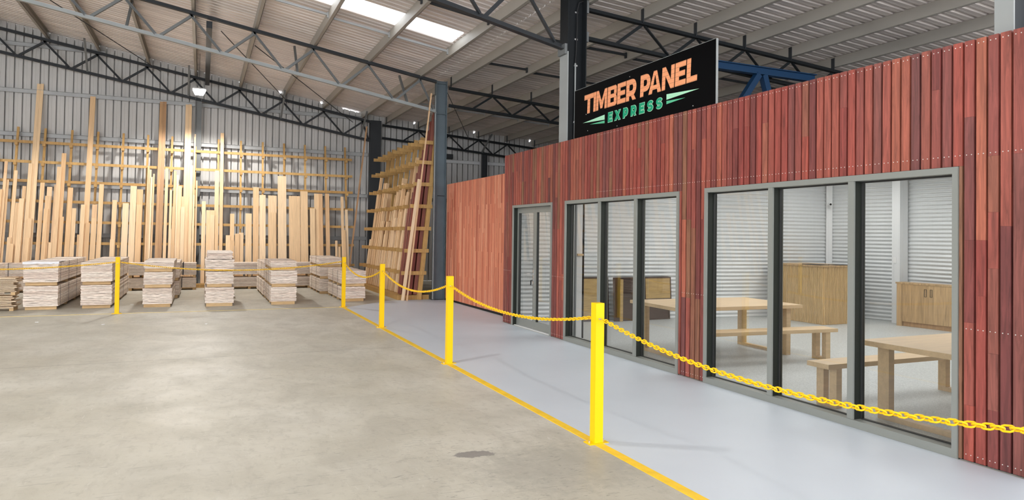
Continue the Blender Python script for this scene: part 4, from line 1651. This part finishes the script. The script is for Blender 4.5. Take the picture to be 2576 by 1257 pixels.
def glyph(ch, w, h, s):
    """list of ('poly', pts) or ('path', pts) in a w x h box; s stroke"""
    k = s / 2
    if ch == 'T':
        return [('poly', [(0, h - s), (w, h - s), (w, h), (0, h)]), ('poly', [(w / 2 - k, 0), (w / 2 + k, 0), (w / 2 + k, h - s), (w / 2 - k, h - s)])]
    if ch == 'I':
        return [('poly', [(0, 0), (w, 0), (w, h), (0, h)])]
    if ch == 'L':
        return [('poly', [(0, 0), (s, 0), (s, h), (0, h)]), ('poly', [(s, 0), (w, 0), (w, s * .95), (s, s * .95)])]
    if ch == 'E':
        return [('poly', [(0, 0), (s, 0), (s, h), (0, h)])] + [('poly', [(s, z), (w, z), (w, z + s * .9), (s, z + s * .9)]) for z in (0, h - s * .9)] + \
               [('poly', [(s, h / 2 - s * .45), (w * .92, h / 2 - s * .45), (w * .92, h / 2 + s * .45), (s, h / 2 + s * .45)])]
    if ch == 'M':
        q = s * 0.8
        return [('poly', [(0, 0), (q, 0), (q, h), (0, h)]), ('poly', [(w - q, 0), (w, 0), (w, h), (w - q, h)]),
                ('poly', [(q, h), (q, h - s * 1.2), (w / 2 - s * .35, 0.06 * h), (w / 2, 0.06 * h), (w / 2, h * .42)]),
                ('poly', [(w - q, h), (w / 2, h * .42), (w / 2, 0.06 * h), (w / 2 + s * .35, 0.06 * h), (w - q, h - s * 1.2)])]
    if ch == 'N':
        q = s * 0.92
        return [('poly', [(0, 0), (q, 0), (q, h), (0, h)]), ('poly', [(w - q, 0), (w, 0), (w, h), (w - q, h)]),
                ('poly', [(q, h), (q, h - s * 1.5), (w - q, 0), (w - q, s * 1.5)])]
    if ch == 'A':
        return [('poly', [(0, 0), (s, 0), (w / 2 + s * .1, h), (w / 2 - s * .45, h)]), ('poly', [(w - s, 0), (w, 0), (w / 2 + s * .45, h), (w / 2 - s * .1, h)]),
                ('poly', [(w * .2, h * .17), (w * .8, h * .17), (w * .7, h * .17 + s * .75), (w * .3, h * .17 + s * .75)]),
                ('poly', [(w / 2 - s * .62, h * .78), (w / 2 + s * .62, h * .78), (w / 2 + s * .45, h), (w / 2 - s * .45, h)])]
    if ch == 'X':
        return [('poly', [(0, 0), (s * 1.15, 0), (w, h), (w - s * 1.15, h)]), ('poly', [(w - s * 1.15, 0), (w, 0), (s * 1.15, h), (0, h)])]
    out = [('poly', [(0, 0), (s, 0), (s, h), (0, h)])]
    if ch in 'PR':
        r = (h * .54 - s) / 2 + k
        cy_ = h - k - r + 0.0
        out.append(('path', [(s, h - k)] + arc(w - k - r * .8, h - k - r, r * .8, r, 90, -90) + [(s, h - k - 2 * r)]))
        if ch == 'R':
            zz = h - k - 2 * r
            out.append(('poly', [(w * .42, zz), (w * .42 + s * .9, zz), (w, 0), (w - s * 1.1, 0)]))
        return out
    if ch == 'B':
        t, q, c = s * 0.76, s * 0.34, s * 0.92
        z1 = h * 0.515
        for zz in (0, z1 - t / 2, h - t):
            out.append(('poly', [(s, zz), (w - c * .9, zz), (w - c * .9, zz + t), (s, zz + t)]))
        out.append(('poly', [(w - c, 0), (w - q * 1.1, 0), (w, q * 1.1), (w, z1 - q * 1.1), (w - q * .8, z1), (w - c, z1)]))
        out.append(('poly', [(w - c, z1), (w - q * .8, z1), (w - q * .2, z1 + q), (w - q * .2, h - q * 1.1), (w - q * 1.2, h), (w - c, h)]))
        return out
    if ch == 'S':
        r = (h - s) / 4
        rx = (w - s) / 2
        return [('path', arc(w / 2, h - k - r, rx, r, 20, 270, 14)[:-1] + arc(w / 2, k + r, rx, r, 90, -160, 14))]
    return out


def put_letter(ch, ya, yb, z0, z1, s, mt, depth, name='letter', x=-0.001, grow=0.0, lab=None, shear=0.0):
    """ya is the left edge (larger Y), letters read towards smaller Y"""
    w, h = ya - yb, z1 - z0
    b = MB()

    def f0(u, v):
        return (x, ya - 7.725 - u - shear * (v - h / 2), z0 - 3.0 + v)

    def f1(u, v):
        return (x - depth, ya - 7.725 - u - shear * (v - h / 2), z0 - 3.0 + v)
    base_depth = depth
    for gi, (kind, pts) in enumerate(glyph(ch, w, h, s)):
        depth = base_depth + gi * 0.00035
        if kind == 'poly':
            if grow:
                cxx = [p for p in pts]
                n = len(cxx)
                area = sum(cxx[i][0] * cxx[(i + 1) % n][1] - cxx[(i + 1) % n][0] * cxx[i][1] for i in range(n))
                sg = 1 if area > 0 else -1
                new = []
                for i in range(n):
                    p0, p1, p2 = Vector(cxx[i - 1]), Vector(cxx[i]), Vector(cxx[(i + 1) % n])
                    d1, d2 = (p1 - p0).normalized(), (p2 - p1).normalized()
                    n1, n2 = Vector((d1.y, -d1.x)) * sg, Vector((d2.y, -d2.x)) * sg
                    bs = n1 + n2
                    bs = bs / max(0.5, bs.length_squared / 2)
                    new.append(tuple(p1 + bs * grow))
                pts = new
            b.prism(pts, f0, f1)
        else:
            P = [Vector(p) for p in pts]
            n = len(P)
            hw = s / 2 + grow
            L_, R_ = [], []
            for i in range(n):
                d = (P[min(i + 1, n - 1)] - P[max(i - 1, 0)]).normalized()
                nn = Vector((-d.y, d.x))
                ex = Vector((0, 0))
                if grow and i in (0, n - 1):
                    ex = d * (grow if i else -grow)
                L_.append(P[i] + nn * hw + ex)
                R_.append(P[i] - nn * hw + ex)
            for i in range(n - 1):
                depth = base_depth + gi * 0.00035 + (i % 2) * 0.00012
                b.prism([tuple(L_[i]), tuple(R_[i]), tuple(R_[i + 1]), tuple(L_[i + 1])], f0, f1)
    return b.build(name, mt, e)


for word in (('TIMBER', [(9.029, 8.765), (8.757, 8.695), (8.680, 8.392), (8.372, 8.140), (8.122, 7.918), (7.902, 7.668)]),
             ('PANEL', [(7.572, 7.352), (7.385, 7.118), (7.104, 6.858), (6.840, 6.640), (6.622, 6.430)])):
    for ch, (ya, yb) in zip(*word):
        tag(put_letter(ch, ya, yb, 3.425, 3.708, 0.072, None, 0.003, shear=0.05), 'orange timber-look letter')
for o in [c for c in e.children if c.name.startswith('letter')]:
    # the print runs across the whole sign: keep its coordinates in world height
    o.data.materials.clear()
    o.data.materials.append(M['signwood'])
for ch, (ya, yb) in zip('EXPRESS', [(8.355, 8.245), (8.185, 8.045), (7.972, 7.862), (7.785, 7.668), (7.590, 7.482), (7.412, 7.290), (7.222, 7.097)]):
    sw_ = 0.030 if ch == 'S' else 0.036
    lt = put_letter(ch, ya, yb, 3.213, 3.345, sw_, M['green'], 0.0075, shear=0.05)
    tag(lt, 'small green letter with a mint outline')
    ol = put_letter(ch, ya, yb, 3.213, 3.345, sw_, M['mint'], 0.002, 'letter_outline', grow=0.007, shear=0.05)
    ol.parent = lt
for poly, mt in (([(9.065, 3.302), (8.452, 3.265), (8.452, 3.336)], 'mint'), ([(8.86, 3.254), (8.452, 3.215), (8.452, 3.252)], 'midgreen'),
                 ([(7.011, 3.366), (7.011, 3.298), (6.395, 3.322)], 'mint'), ([(7.011, 3.283), (7.011, 3.243), (6.65, 3.262)], 'midgreen')):
    b = MB()
    b.prism(poly, lambda y, z: (-0.001, y - 7.725, z - 3.0), lambda y, z: (-0.003, y - 7.725, z - 3.0))
    tag(b.build('speed_stripe', M[mt], e), 'pale mint stripe' if mt == 'mint' else 'mid green stripe')

# ------------------------------------------------------------------ scraps on the floor
rnd = random.Random(2)
for k, (x, y, lab) in enumerate(((-1.35, 17.0, 'white paper scrap on the floor right of the lone yellow post'), (-1.5, 13.55, 'tiny white scrap on the open floor before the yellow line'),
                                 (-2.55, 14.2, 'white scrap on the concrete at far left, nearer the line'), (0.1, 16.0 - 2.9, 'small white scrap on the middle of the open floor'))):
    b = MB()
    pts = [(0.03 * math.cos(t) * rnd.uniform(0.5, 1.2), 0.022 * math.sin(t) * rnd.uniform(0.5, 1.2)) for t in [i * math.pi / 3.5 for i in range(7)]]
    b.prism(pts, lambda u, v: (u, v, 0.0), lambda u, v: (u, v, 0.003 + 0.006 * abs(u) / 0.03))
    tag(b.build('paper_scrap', M['paper'], loc=(x, y, 0.001)), lab, 'paper scrap', 'scraps on the floor')
